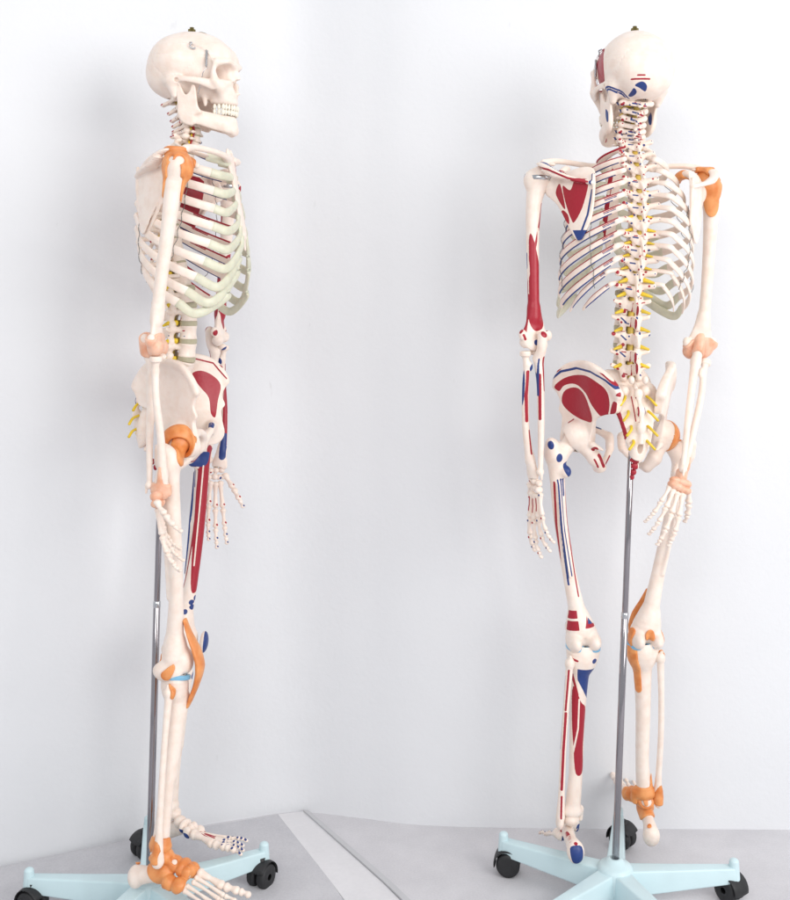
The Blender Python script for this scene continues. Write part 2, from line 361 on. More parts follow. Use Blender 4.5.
        coil = [(s*(xs+.0016+.0018*math.cos(t*2.2)), -.046+.0018*math.sin(t*2.2), .030-.00055*t) for t in np.linspace(0, 62, 200)]
        ME['spring'+nm] = mk('jaw_spring', *sweep(coil+[(s*(xs+.001), -.040, -.016), (s*.052, -.030, -.060)], .0008, .0008, ns=6, interp=False)[:2], M['steel'])
    ME['hanger'] = mk('hanger_screw', *merge([lathe([(0, .066), (.0115, .066), (.0115, .0775), (.0085, .079), (.0080, .086), (.0045, .0865), (.0045, .0905), (0, .0905)], 8, (0, .010, 0)),
        sweep([(.0, .000, .079), (.003, -.010, .080), (.004, -.020, .077), (.003, -.024, .073)], .0018, .0018, ns=6)[:2]]), M['brass'])

def build_vertebrae():
    def fin(nm, v, st):
        V, F, N = v.mesh(); back = V[(N[:, 1] > .25) & (V[:, 1] > .012)]; sz = {'cervical': .75, 'thoracic': 1, 'lumbar': 1.2}[nm]
        for q in range(4):         # every model bone is dotted by hand, so no two are painted alike
            s2 = [x for x in st if rng.rand() < .62]
            for _ in range(7):
                p = back[rng.randint(len(back))]; c = 'r' if rng.rand() < .68 else 'b'
                if rng.rand() < .75: s2.append((c, 'ball', (0, 2), (*p, sz*rng.uniform(.0015, .0028))))
                else: a = rng.uniform(0, 3.1); s2.append((c, 'line', (0, 2), [(p[0], p[2]), (p[0]+.006*sz*math.cos(a), p[2]+.006*sz*math.sin(a))], BACK, .0012))
            ME[f'{nm}{q}'] = mk(nm, V, F, M['bone'], paint(V, N, s2))
    # cervical
    v = Vol((-.034, -.014, -.016), (.034, .048, .014), .0011)
    v.cyl((0, 0, 0), .0105, .0085, .0062, waist=.06, k=0)
    for s in (-1, 1):
        v.cone((s*.010, .003, 0), (s*.021, .009, .0), .0045, .0055, k=.003).ell((s*.020, .010, 0), (.0065, .0065, .0066), k=.002)
        v.cone((s*.012, -.002, -.001), (s*.026, -.002, -.003), .0034, .0030, k=.002).flat([(s*.019, .012, 0), (s*.006, .025, -.001)], [.0055]*2, [.0026]*2, (0, .8, .5), k=.003)
        v.cone((0, .026, -.001), (s*.004, .040, -.005), .004, .0028, k=.003).ell((s*.0185, -.001, 0), (.003, .003, .01), op='s', k=.001)
    fin('cervical', v, [('b', 'line', (0, 2), [(.003, -.001), (.010, .000)], BACK, .0015), ('r', 'ball', (0, 2), (.022, .014, -.003, .0035)), ('r', 'ball', (0, 2), (-.004, .040, -.004, .003)), ('r', 'ball', (0, 2), (.012, .020, -.003, .0024)), ('b', 'ball', (0, 2), (.024, -.002, -.002, .004))])
    # thoracic
    v = Vol((-.044, -.018, -.042), (.044, .064, .018), .0012)
    v.cyl((0, 0, 0), .0145, .0135, .0103, waist=.09, k=0)
    for s in (-1, 1):
        v.cone((s*.009, .010, .004), (s*.013, .022, .005), .0050, .0050, k=.003).cone((s*.013, .022, .004), (s*.034, .033, .008), .0058, .0056, k=.004)
        v.flat([(s*.013, .022, .004), (s*.004, .031, -.004)], [.0095, .0095], [.003, .003], (0, .9, .2), k=.004)
        v.cone((s*.010, .023, .010), (s*.010, .026, -.012), .0045, .0040, k=.003)
    v.flat([(0, .031, -.001), (0, .043, -.014), (0, .052, -.028)], [.0055, .0045, .0035], [.0034, .0026, .0034], (1, 0, 0), k=.003)
    v.ell((0, .017, 0), (.0075, .0065, .03), op='s', k=.002)
    fin('thoracic', v, [('b', 'line', (0, 2), [(.006, .001), (.015, .002)], BACK, .0014), ('r', 'ball', (0, 2), (.036, .037, .010, .0034)), ('r', 'ball', (0, 2), (-.001, .050, -.022, .0035)), ('b', 'ball', (0, 2), (.003, .052, -.026, .0028)), ('r', 'ball', (0, 2), (.028, .036, .002, .0028)),
                        ('b', 'ball', (0, 2), (-.010, .030, -.012, .0026)), ('b', 'ball', (0, 2), (-.034, .040, .009, .0022)), ('r', 'ball', (0, 2), (.003, .042, -.008, .0024))])
    # lumbar
    v = Vol((-.050, -.024, -.030), (.050, .078, .026), .0013)
    v.cyl((0, 0, 0), .0235, .0175, .0135, waist=.13, k=0, rd=.0025)
    for s in (-1, 1):
        v.cone((s*.012, .013, .005), (s*.015, .028, .005), .0058, .0060, k=.004)
        v.flat([(s*.014, .026, .004), (s*.026, .031, .004), (s*.036, .034, .007)], [.0062, .0052, .0048], [.003, .0028, .0028], (0, 1, 0), k=.004)
        v.cone((s*.015, .028, .017), (s*.015, .033, -.018), .0062, .0062, k=.004).ell((s*.018, .028, .015), (.0068, .007, .007), k=.004)
        v.flat([(s*.013, .032, -.002), (0, .040, -.003)], [.010, .010], [.0036, .0036], (0, 1, 0), k=.004)
    v.flat([(0, .038, -.002), (0, .055, -.004), (0, .066, -.006)], [.010, .0105, .0115], [.0036, .0032, .0042], (1, 0, 0), k=.003)
    v.ell((0, .026, 0), (.0095, .0075, .04), op='s', k=.002)
    fin('lumbar', v, [('b', 'line', (0, 2), [(.012, -.004), (.020, .004)], BACK, .0015), ('r', 'ball', (0, 2), (.036, .037, .008, .0045)), ('b', 'ball', (0, 2), (.018, .034, .018, .0030)), ('r', 'ball', (0, 2), (.017, .038, -.014, .0036)), ('r', 'line', (0, 2), [(.002, .004), (.003, -.016)], BACK, .0014),
                      ('b', 'ball', (0, 2), (-.017, .034, .014, .0022)), ('r', 'ball', (0, 2), (.026, .034, .0, .003))])
    for nm, rx, ry, hz in (('disc_small', .0100, .0082, .0022), ('disc_mid', .0142, .0132, .0026), ('disc_big', .0228, .0170, .0052)):
        v = Vol((-.03, -.03, -.012), (.03, .03, .012), .0010); v.cyl((0, 0, 0), rx, ry, hz, rd=.002, k=0); V, F, N = v.mesh(); ME[nm] = mk('disc', V, F, M['disc'])

# positions down the column: body centre y, z and tilt
def col_y(z):
    zs = [.85, .95, 1.03, 1.06, 1.095, 1.165, 1.20, 1.26, 1.34, 1.42, 1.485, 1.51, 1.54, 1.58]
    ys = [.10, .09, .032, .024, .022, .024, .032, .050, .068, .058, .032, .024, .032, .052]
    return float(np.interp(z, zs, ys))
VERT = []                                             # (type, z, y, tilt, size)
for i in range(7): z = 1.579-.0130*i; VERT.append(('cervical', z))
for i in range(12): z = 1.486-.0245*i; VERT.append(('thoracic', z))
for i in range(5): z = 1.186-.0355*i; VERT.append(('lumbar', z))
def vtilt(z): return math.atan2(col_y(z+.02)-col_y(z-.02), .04)      # lean of the column at z

def build_sacrum():
    v = Vol((-.062, .0, .868), (.062, .145, 1.048), .0014)
    S = [(0, .042, 1.022), (0, .068, .995), (0, .090, .960), (0, .100, .925), (0, .102, .892)]
    v.flat(S, [.050, .046, .036, .028, .016], [.017, .015, .012, .010, .007], (0, .8, .55), k=.004)
    v.cyl((0, .038, 1.020), .024, .017, .010, k=.008)
    for s in (-1, 1): v.ell((s*.036, .062, 1.005), (.016, .020, .020), k=.012)
    v.tube([(0, .083, 1.022), (0, .112, .985), (0, .122, .950), (0, .120, .915)], [.0045, .0045, .004, .003], k=.012)
    for i, (y, z) in enumerate(((.098, 1.008), (.112, .975), (.116, .945))):
        for s in (-1, 1): v.ell((s*.003, y+.004, z), (.0055, .006, .008), k=.008)
    for s in (-1, 1):
        v.ell((s*.022, .080, 1.010), (.010, .012, .012), k=.010)
        for (x, y, z) in ((.027, .092, .994), (.025, .108, .966), (.021, .116, .938), (.016, .116, .912)): v.ell((s*x, y, z), (.0042, .010, .0048), k=.002, op='s')
        v.ell((s*.014, .10, 1.034), (.006, .007, .008), k=.004)
    v.ell((0, .112, .905), (.0055, .012, .012), k=.003, op='s'); v.ell((0, .066, 1.033), (.011, .010, .014), k=.003, op='s')
    V, F, N = v.mesh(); ME['sacrum'] = mk('sacrum', V, F, M['bone'], paint(V, N, [('r', 'poly', (0, 2), [(.040, .985), (.047, .966), (.044, .950), (.036, .930), (.028, .918), (.024, .930), (.029, .952), (.033, .972)], BACK),
        ('r', 'poly', (0, 2), [(.030, 1.000), (.040, 1.012), (.044, .996), (.036, .985)], FRONT), ('r', 'line', (0, 2), [(.007, 1.0), (.0065, .955)], BACK, .0012), ('b', 'line', (0, 2), [(-.006, .998), (-.006, .965)], BACK, .0010)]))
    v = Vol((-.02, .05, .822), (.02, .125, .895), .0012)
    v.ell((0, .096, .878), (.013, .006, .006), k=0).ell((0, .091, .866), (.008, .0055, .0075), k=.002).ell((0, .084, .853), (.006, .005, .0065), k=.002).ell((0, .077, .842), (.0045, .0042, .006), k=.002)
    V, F, N = v.mesh(); ME['coccyx'] = mk('coccyx', V, F, M['bone'], paint(V, N, [('r', 'poly', (0, 2), [(.016, .885), (.004, .884), (-.003, .886), (-.004, .830), (.008, .830), (.008, .872), (.016, .874)], None)]))

HC = np.array((.090, .007, .912))
def build_hip():
    O = np.array((.106, -.005, .912)); U = np.array((.457, -.889, 0)); U /= np.linalg.norm(U); W = np.array((.889, .457, 0)); W /= np.linalg.norm(W)
    poly = [(.034, .098), (.026, .118), (.004, .140), (-.030, .152), (-.072, .150), (-.108, .130), (-.134, .098), (-.130, .078), (-.122, .058), (-.098, .052), (-.072, .040), (-.060, .015), (-.050, -.012), (-.030, -.030), (.010, -.030), (.026, -.012), (.022, .016), (.020, .038), (.028, .050), (.022, .070)]
    w0 = lambda u, v: -.016+.026*np.clip(v/.15, 0, 1.1)**1.1-.003*np.sin(np.clip((u+.13)/.16, 0, 1)*math.pi)*np.clip(v/.12, 0, 1)+.004*np.sin(u*60)+.007*np.exp(-((u+.045)/.045)**2-((v-.075)/.045)**2)
    th = lambda u, v: .0072+.010*np.clip(1-v/.05, 0, 1)+.006*np.clip((v-.12)/.03, 0, 1)+.010*np.clip((-u-.10)/.03, 0, 1)
    v = Vol((-.008, -.085, .83), (.150, .150, 1.080), .0015)
    sp = smooth_poly(poly, 4); v.plate(sp, O, U, (0, 0, 1), W, w0, th, k=0)
    cr = [O+U*u+W*(w0(u, b)+.001)+np.array((0, 0, b-.003)) for u, b in [(.032, .100), (.024, .119), (.003, .139), (-.030, .150), (-.072, .148), (-.107, .128), (-.131, .098)]]
    v.tube(cr, [.0050, .0044, .0044, .0046, .0048, .0056, .0070], k=.010)
    v.ell(HC+(.002, .002, .003), (.031, .031, .031), k=.010)
    v.cone(HC+(-.004, .006, -.005), (.062, .036, .872), .0185, .0130, k=.008).cone((.062, .036, .872), (.048, .032, .854), .0145, .0110, k=.006)
    v.tube([(.052, .026, .852), (.040, .014, .856), (.026, .002, .868), (.014, -.010, .884)], [.0100, .0068, .0062, .0075], k=.005)
    v.tube([(.080, -.012, .920), (.054, -.020, .924), (.032, -.024, .918), (.014, -.020, .908)], [.0125, .0075, .0070, .0085], k=.006)
    v.ell((.0125, -.016, .897), (.0085, .009, .020), k=.006)
    v.cone((.070, .044, .900), (.056, .062, .893), .007, .0025, k=.006)              # ischial spine
    v.ell(HC+(.004, -.002, -.004), (.0262, .0262, .0262), k=.002, op='s'); v.ell(HC+(.030, -.006, -.012), (.024, .026, .024), k=.003, op='s')
    V, F, N = v.mesh()
    # painted areas, laid out on the plane of the wing
    d = V-O; uv = np.stack([d@U, d@W, V[:, 2]-O[2]], 1); Nu = np.stack([N@U, N@W, N[:, 2]], 1)
    def q(px, py):     # outline read off the wing's outer face
        X = (515+px/3.762-621)*.00203; return ((-.1014-X)/.7336, (885-(340+py/3.762))*.00203-.912)
    pl = lambda L: [q(*p) for p in L]; OUT = (0, 1, 0); INN = (0, -1, 0); TOP = (0, .45, .9)
    st = [('r', 'poly', (0, 2), pl([(172, 180), (200, 148), (240, 130), (290, 128), (332, 150), (358, 180), (362, 225), (350, 268), (332, 272), (305, 232), (284, 192), (240, 164), (204, 172), (184, 196)]), OUT),
          ('r', 'poly', (0, 2), pl([(190, 225), (205, 190), (240, 176), (272, 192), (292, 230), (300, 292), (270, 297), (225, 282), (195, 252)]), OUT),
          ('b', 'line', (0, 2), pl([(157, 160), (200, 120), (250, 103), (310, 110), (360, 137), (390, 162)]), (0, .8, .5), .0023),
          ('r', 'line', (0, 2), pl([(180, 124), (240, 92), (300, 94), (352, 116), (402, 168)]), (0, .2, .9), .0017),
          ('r', 'hard', (0, 2), pl([(390, 188), (405, 163), (421, 202)]), OUT), ('r', 'poly', (0, 2), pl([(358, 275), (375, 212), (395, 228), (382, 278)]), OUT),
          ('r', 'dot', (0, 2), (*q(228, 302), .0042), OUT), ('r', 'poly', (0, 2), [(.018, .090), (.000, .110), (-.026, .120), (-.044, .112), (-.028, .088), (-.008, .064), (-.004, .032), (.006, .026), (.012, .058)], INN),
          ('r', 'line', (0, 2), [(.030, .104), (.0, .136), (-.045, .146)], INN, .0016)]
    a = paint(uv, Nu, st)
    b = paint(V, N, [('r', 'line', (0, 2), [(.058, .880), (.046, .858)], BACK, .0036), ('r', 'line', (0, 2), [(.044, .882), (.038, .866)], BACK, .0024), ('r', 'line', (0, 2), [(.068, .872), (.058, .856)], BACK, .0018), ('r', 'dot', (0, 2), (.068, .893, .005), BACK), ('b', 'line', (0, 2), [(.05, .930), (.03, .924)], None, .0016), ('r', 'dot', (0, 2), (.018, .890, .007), FRONT), ('r', 'line', (0, 2), [(.036, .852), (.020, .872)], None, .002)])
    at = {k: np.maximum(a[k], b[k]) for k in a}
    ME['hip_l'] = mk('hip_bone', V, F, M['bone'], at); ME['hip_r'] = mk('hip_bone', *mirror(V, F), M['bone'])
    # ligament capsule of the (right) hip joint
    m = v.shell(lambda q: q.ell(HC+(.012, -.004, 0), (.030, .036, .033), k=0).ell(HC+(.03, .02, -.035), (.012, .010, .012), k=.01), .0022)
    V, F, N = m.mesh(); return V, F

def build_scapula():
    O = np.array((.157, .020, 1.410)); U = np.array((-.060, .085, 0)); U /= np.linalg.norm(U); W = np.cross((0, 0, 1), U)*-1; W = W if W[1] > 0 else -W
    uv = lambda px, py: (.062+(px-579)*.00225, ((885-py)*.00203-1.410)*.90+.004)
    poly = [(-.002, .016), (.016, .026), (.045, .030), (.076, .036), (.096, .030), (.104, .012), (.104, -.018), (.096, -.066), (.084, -.098), (.075, -.108), (.064, -.102), (.045, -.072), (.020, -.036), (-.002, -.018)]
    w0 = lambda u, v: .010*np.sin(np.clip(u/.105, 0, 1)*math.pi)-.016*np.clip((v-.0)/.04, 0, 1)**2-.10*np.clip(-v, 0, .12)*.15
    th = lambda u, v: .0042+.008*np.clip(1-u/.022, 0, 1)
    v = Vol((.05, -.075, 1.27), (.215, .150, 1.50), .0014)
    v.plate(smooth_poly(poly, 4), O, U, (0, 0, 1), W, w0, th, k=0)
    pt = lambda u, b, w: O+U*u+W*w+np.array((0, 0, b))
    v.tube([pt(.102, .018, .004), pt(.103, -.02, .003), pt(.094, -.066, .0), pt(.075, -.102, -.003)], [.003]*4, k=.003)
    v.tube([pt(-.002, -.014, 0), pt(.022, -.038, .001), pt(.046, -.072, 0), pt(.072, -.102, -.003)], [.0042, .0036, .0036, .0042], k=.004)
    v.flat([pt(.101, .002, .005), pt(.070, .008, .014), pt(.035, .016, .022), pt(.006, .030, .028)], [.0060, .0110, .0130, .0100], [.0028]*4, (0, 0, 1), k=.004)
    v.flat([pt(.099, .003, .007), pt(.062, .013, .022), pt(.022, .030, .030), pt(-.008, .044, .020), pt(-.018, .047, .0), pt(-.012, .047, -.014)], [.004, .0055, .0085, .012, .0125, .008], [.0036, .0034, .0034, .0036, .0036, .0034], (0, 0, 1), k=.004)
    v.ell(pt(-.004, 0, 0), (.011, .013, .020), k=.006); v.ell(HH+(.000, 0, 0), (.0265, .0265, .0265), k=.002, op='s')
    v.tube([pt(.014, .022, -.006), pt(.018, .036, -.022), pt(.006, .032, -.042), pt(-.008, .024, -.050)], [.008, .0075, .0065, .0055], k=.005)
    V, F, N = v.mesh(); d = V-O; Q = np.stack([d@U, d@W, d[:, 2]], 1); NQ = np.stack([N@U, N@W, N[:, 2]], 1); B = (0, 1, 0)
    pl = lambda L: [uv(515+a/3.762, 130+b/3.762) for a, b in L]
    st = [('r', 'poly', (0, 2), pl([(196, 236), (228, 256), (246, 218), (285, 214), (291, 245), (272, 330), (246, 384), (234, 374), (208, 300)]), B),
          ('r', 'poly', (0, 2), pl([(164, 262), (184, 228), (209, 328), (186, 306)]), B), ('r', 'poly', (0, 2), pl([(190, 345), (200, 335), (221, 356), (225, 392), (205, 370)]), B),
          ('b', 'hard', (0, 2), [(.061, -.088), (.090, -.088), (.076, -.116)], None), ('b', 'line', (0, 2), [(.101, .020), (.100, -.012), (.092, -.058), (.080, -.090)], (0, .3, 0), .0020),
          ('w', 'dot', (0, 2), (.100, -.006, .004)), ('r', 'line', (0, 2), [(.096, .004), (.060, .012), (.020, .030), (-.020, .040)], (0, .6, -.3), .0020), *[('b', 'ball', (0, 2), (.046-.05*t, .027-.003*t, .027+.022*t, .0052)) for t in np.linspace(0, 1, 12)],
          ('r', 'poly', (0, 2), [(.03, .02), (.09, .02), (.085, -.05), (.06, -.10), (.04, -.06)], (0, -1, 0))]
    ME['scap_l'] = mk('scapula', V, F, M['bone'], paint(Q, NQ, st)); ME['scap_r'] = mk('scapula', *mirror(V, F), M['bone'])
    A = pt(-.020, .044, .004)
    m = v.shell(lambda q: q.ell(A+(-.002, .004, 0), (.020, .024, .020), k=0).ell(pt(.004, .030, -.035), (.018, .018, .020), k=.01), .0032, k=.003)
    V, F, N = m.mesh(); V, F = mirror(V, F); ME['lig_acromion'] = mk('acromion_ligament', V, F, M['orange'])
    # clavicle
    v = Vol((.01, -.09, 1.43), (.20, .04, 1.50), .0013)
    v.tube([(.018, -.046, 1.460), (.055, -.048, 1.463), (.100, -.034, 1.466), (.140, -.014, 1.466), (.166, -.006, 1.460)], [.0100, .0062, .0056, .0060, .0080], k=0)
    V, F, N = v.mesh(); ME['clav_l'] = mk('clavicle', V, F, M['bone'], paint(V, N, [('b', 'line', (0, 1), [(.120, -.036), (.165, -.010)], (0, 0, 1), .004), ('r', 'line', (0, 1), [(.03, -.06), (.09, -.06)], None, .003)]))
    ME['clav_r'] = mk('clavicle', *mirror(V, F), M['bone'])
HH = np.array((.178, .003, 1.428))

# ------------------------------------------------------------------ ribs and cartilages
RP = [(.052, .060, -.035, .028, 122), (.080, .090, -.050, .036, 132), (.100, .106, -.062, .048, 135), (.113, .117, -.070, .058, 135), (.122, .124, -.076, .068, 133), (.128, .127, -.080, .077, 129),
      (.132, .127, -.082, .086, 124), (.134, .124, -.079, .092, 117), (.134, .119, -.074, .095, 109), (.130, .111, -.066, .093, 100), (.118, .102, -.050, .080, 86), (.098, .090, -.045, .052, 74)]
SZ = [1.456, 1.428, 1.400, 1.374, 1.350, 1.328, 1.310]
def sternum_y(z): return -.046-(1.466-z)/.186*.043
RIBP = []
def rib_path(i, s=1):
    W, yb, yf, drop, ph1 = RP[i]; zc = 1.486-.0245*i; yv = col_y(zc); yc = (yb+yf)/2; D = (yb-yf)/2; ph0 = 19 if i < 10 else 28
    pts = [(s*.013, yv+.006, zc+.010), (s*.026, yv+.022, zc+.008)]
    for ph in np.linspace(ph0, ph1, 15):
        a = R(ph); t = (ph-ph0)/(ph1-ph0); f = .4*math.sin(t*math.pi/2)+.6*t
        x = W*math.sin(a)**.85; y = yc+D*math.cos(a)
        if i > 9: f = t; x *= 1
        pts.append((s*x, y, zc+.003-drop*f))
    return pts
def build_ribs():
    for i in range(12):
        for s, tag in ((1, 'l'), (-1, 'r')):
            P = crom(rib_path(i, s), 5); T = np.gradient(P, axis=0); T /= np.linalg.norm(T, axis=1)[:, None]
            cen = np.array((0, .02, 0)); rad = P-cen; rad[:, 2] = 0; rad /= np.linalg.norm(rad, axis=1)[:, None]
            nrm = rad-T*(rad*T).sum(1)[:, None]; up = np.cross(T, nrm)*s; up /= np.linalg.norm(up, axis=1)[:, None]
            up[up[:, 2] < 0] *= -1
            if i == 0: up = up*.35+rad*.9
            t = np.linspace(0, 1, len(P)); hv = np.interp(t, [0, .06, .16, .5, .93, 1], [.0050, .0048, .0062, .0076, .0084, .0086])*(1 if i < 10 else .8); hu = np.interp(t, [0, .1, .5, 1], [.0040, .0034, .0027, .0027])
            if i > 9: k = np.interp(t, [0, .6, 1], [1, 1, .45]); hv = hv*k; hu = hu*k
            V, F, (tt, an) = sweep(P, hu, hv, up=up if i else up, ns=24, interp=False)
            at = None
            if s == 1:
                zz = np.sin(an); lo = .10+.02*i*.3; m = (tt > lo) & (tt < .90)
                red = np.where(m, .0026-np.abs(zz-.92)*.0080, -.01)+.001
                bl = np.where(m & (tt > .2), .0013-np.abs(zz+.90)*.0080, -.01)+.001
                if i > 3:
                    m2 = (tt > .16) & (tt < .26); red = np.maximum(red, np.where(m2, .0022-np.abs(zz-.30)*.0080, -.01)); bl = np.maximum(bl, np.where(m2, .0022-np.abs(zz+.12)*.0080, -.01))
                if 2 < i < 9: m3 = (tt > .50) & (tt < .66) & (np.cos(an)*1 > .1); red = np.maximum(red, np.where(m3, .0022-np.abs(zz-.35)*.0080, -.01))
                at = {'red_paint': red, 'blue_paint': bl}
            ME[f'rib{i}{tag}'] = mk('rib', V, F, M['bone'], at); 
            if s == 1: RIBP.append(P)
    ends = [RIBP[i][-1] for i in range(12)]
    for i in range(10):
        e = ends[i]; b = RIBP[i][-4]; d = e-b; d /= np.linalg.norm(d)
        if i < 7:
            zt = SZ[i]; tgt = np.array((.016, sternum_y(zt), zt)); L = np.linalg.norm(tgt-e)
            mid = e+d*L*.38; mid2 = tgt+np.array((.25, -.02 if i > 3 else -.01, -.55 if i > 3 else -.15))*L*.38
            pts = [e-d*.001, mid, mid2, tgt]
        else:
            up = cpt[i-1]; tgt = up[len(up)//2 + (2 if i < 9 else 0)]; L = np.linalg.norm(tgt-e)
            pts = [e-d*.001, e+d*L*.40+np.array((0, 0, -.002)), tgt+np.array((.10, -.01, -.50))*L*.35, tgt+np.array((0, 0, -.003))]
        if i == 0: cpt = {}
        C = crom(pts, 7); cpt[i] = C
        for s, tag in ((1, 'l'), (-1, 'r')):
            Q = C.copy(); Q[:, 0] *= s; T = np.gradient(Q, axis=0); T /= np.linalg.norm(T, axis=1)[:, None]
            rad = Q-np.array((0, .03, 0)); rad[:, 2] = 0; rad /= np.linalg.norm(rad, axis=1)[:, None]; nrm = rad-T*(rad*T).sum(1)[:, None]; up = np.cross(T, nrm); up[up[:, 2] < 0] *= -1
            V, F, _ = sweep(Q, [.0030, .0038, .0040], [.0088, .0086, .0070], up=up, ns=16, interp=False)
            ME[f'cart{i}{tag}'] = mk('costal_cartilage', V, F, M['cart'])
    v = Vol((-.032, -.115, 1.25), (.032, -.03, 1.482), .0013)
    nr = (0, -1, .22); y = sternum_y
    v.flat([(0, y(1.462), 1.462), (0, y(1.445), 1.445), (0, y(1.424), 1.424)], [.024, .022, .014], [.0058, .0058, .005], nr, k=0)
    v.flat([(0, y(1.424), 1.424), (0, y(1.39), 1.39), (0, y(1.34), 1.34), (0, y(1.315), 1.315)], [.013, .015, .0185, .013], [.005]*4, nr, k=.004)
    v.flat([(0, y(1.315), 1.315), (0, y(1.285)+.003, 1.285)], [.007, .004], [.003, .0022], nr, k=.003); v.ell((0, y(1.475), 1.478), (.009, .012, .009), k=.003, op='s')
    V, F, N = v.mesh(); ME['sternum'] = mk('sternum', V, F, M['bone'], paint(V, N, [('r', 'line', (0, 2), [(.010, 1.455), (.011, 1.40), (.013, 1.32)], None, .0045), ('w', 'line', (0, 2), [(.011, 1.418), (.011, 1.408)], None, .003)]))
# ------------------------------------------------------------------ limb bones: joint at the origin, shaft down -Z, +X away from the body
def both(nm, name, v, st):
    V, F, N = v.mesh()
    ME[nm+'_l'] = mk(name, V, F, M['bone'], paint(V, N, st)); ME[nm+'_r'] = mk(name, *mirror(V, F), M['bone'])
def lig(nm, name, v, reg, t, m):
    V, F, N = v.shell(reg, t).mesh(); V, F = mirror(V, F); ME[nm] = mk(name, V, F, M[m])

def build_arm():
    v = Vol((-.052, -.045, -.352), (.052, .045, .034), .0014)
    v.ell((-.002, .002, .0), (.0245, .0245, .0245), k=0).ell((.015, -.004, -.004), (.0155, .018, .020), k=.006)
    v.ell((.004, -.020, -.006), (.008, .008, .014), k=.005)
    v.tube([(.004, 0, -.014), (.011, 0, -.050), (.011, 0, -.120), (.008, .002, -.200), (.004, .002, -.270)], [.0200, .0155, .0128, .0115, .0115], k=.010)
    v.flat([(.004, .002, -.255), (.001, .002, -.285), (.0, 0, -.306)], [.013, .021, .028], [.010, .0085, .009], (0, 1, 0), k=.008)
    v.ell((-.031, .003, -.303), (.0085, .0075, .010), k=.005).ell((.029, 0, -.305), (.0065, .0075, .010), k=.004)
    v.cone((-.020, -.003, -.321), (-.004, -.003, -.319), .0125, .0095, k=.003).cone((-.004, -.003, -.319), (.004, -.003, -.319), .0095, .0110, k=.002)
    v.ell((.016, -.007, -.318), (.0115, .0115, .0115), k=.003)
    v.ell((-.004, .015, -.302), (.011, .0085, .011), k=.003, op='s').ell((-.004, -.016, -.303), (.009, .007, .008), k=.003, op='s')
    st = [('r', 'poly', (0, 2), [(.022, -.110), (.008, -.150), (-.006, -.190), (-.010, -.240), (-.016, -.285), (.006, -.296), (.020, -.270), (.019, -.200), (.022, -.150)], BACK),
          ('r', 'line', (0, 2), [(.0, -.052), (.004, -.085), (.016, -.150), (.018, -.24)], BACK, .0026), ('w', 'line', (0, 2), [(.008, -.10), (.006, -.150), (-.012, -.19)], BACK, .0016),
          ('b', 'line', (1, 2), [(-.004, -.150), (-.004, -.175)], LEFT, .0035), ('r', 'poly', (0, 2), [(-.012, -.170), (.016, -.150), (.016, -.285), (-.010, -.285)], FRONT),
          ('r', 'line', (1, 2), [(.002, -.230), (.002, -.30)], LEFT, .0035), ('b', 'dot', (0, 2), (.0, -.318, .0055), BACK), ('r', 'line', (0, 2), [(.030, -.306), (.024, -.313)], None, .0026),
          ('r', 'ball', (0, 2), (-.034, .0, -.304, .0065)), ('b', 'ball', (0, 2), (.020, -.010, .002, .009)), ('r', 'ball', (0, 2), (.004, -.026, -.008, .008)), ('r', 'line', (0, 2), [(.018, -.04), (.014, -.10)], FRONT, .0022)]
    both('humerus', 'humerus', v, st)
    V, F = lathe([(.0225, -.004), (.0262, -.0042), (.0266, .0), (.0262, .0042), (.0225, .004)], 28, (0, .001, -.002)); ME['band'] = mk('joint_band', V, F, M['steel'])
    lig('lig_shoulder', 'shoulder_ligament', v, lambda q: (q.ell((.0, .004, .004), (.045, .045, .034), k=0), q.ell((.004, .020, -.036), (.018, .018, .026), k=.008), q.ell((.008, -.024, -.030), (.009, .014, .040), k=.004), q.ell((.036, -.002, -.014), (.024, .0150, .022), k=.003, op='s'), q.ell((.030, -.012, .010), (.012, .010, .010), k=.002, op='s'), q.ell((.030, .010, .012), (.010, .009, .010), k=.002, op='s')), .0034, 'orange')
    lig('lig_elbow', 'elbow_ligament', v, lambda q: (q.ell((.004, 0, -.322), (.045, .035, .030), k=0), q.ell((.036, 0, -.292), (.012, .02, .012), k=.006, op='s')), .0034, 'salmon')
    # forearm, hinge at the origin; palm turned to the thigh
    v = Vol((-.035, -.040, -.290), (.040, .045, .036), .0013)
    v.tube([(-.006, .020, .014), (-.006, .017, -.010), (-.006, .006, -.030)], [.0095, .0095, .0105], k=0).ell((-.006, -.010, -.018), (.008, .009, .007), k=.005)
    v.cone((-.022, -.003, 0), (.006, -.003, 0), .0135, .0120, k=.0015, op='s')
    v.tube([(-.006, .006, -.030), (-.007, .010, -.080), (-.005, .013, -.160), (-.002, .013, -.238)], [.0100, .0076, .0066, .0052], k=.005)
    v.ell((-.001, .013, -.248), (.0078, .0078, .0075), k=.004).cone((.000, .018, -.250), (.000, .019, -.262), .0032, .002, k=.002)
    both('ulna', 'ulna', v, [('r', 'line', (0, 2), [(-.010, -.028), (-.012, -.09)], BACK, .0030), ('b', 'line', (0, 2), [(.000, -.03), (.001, -.10)], None, .0014), ('r', 'line', (1, 2), [(.008, -.060), (.012, -.13)], RIGHT, .004), ('r', 'line', (1, 2), [(.012, -.175), (.012, -.225)], RIGHT, .0036),
          ('r', 'line', (1, 2), [(.014, -.06), (.016, -.145)], LEFT, .0026), ('r', 'ball', (0, 2), (-.006, .026, .018, .007)), ('b', 'ball', (0, 2), (-.006, -.014, -.022, .007))])
    lig('lig_olecranon', 'elbow_ligament', v, lambda q: (q.ell((-.004, .012, .004), (.03, .026, .024), k=0), q.ell((.012, .020, .020), (.016, .016, .014), k=.004, op='s')), .003, 'salmon')
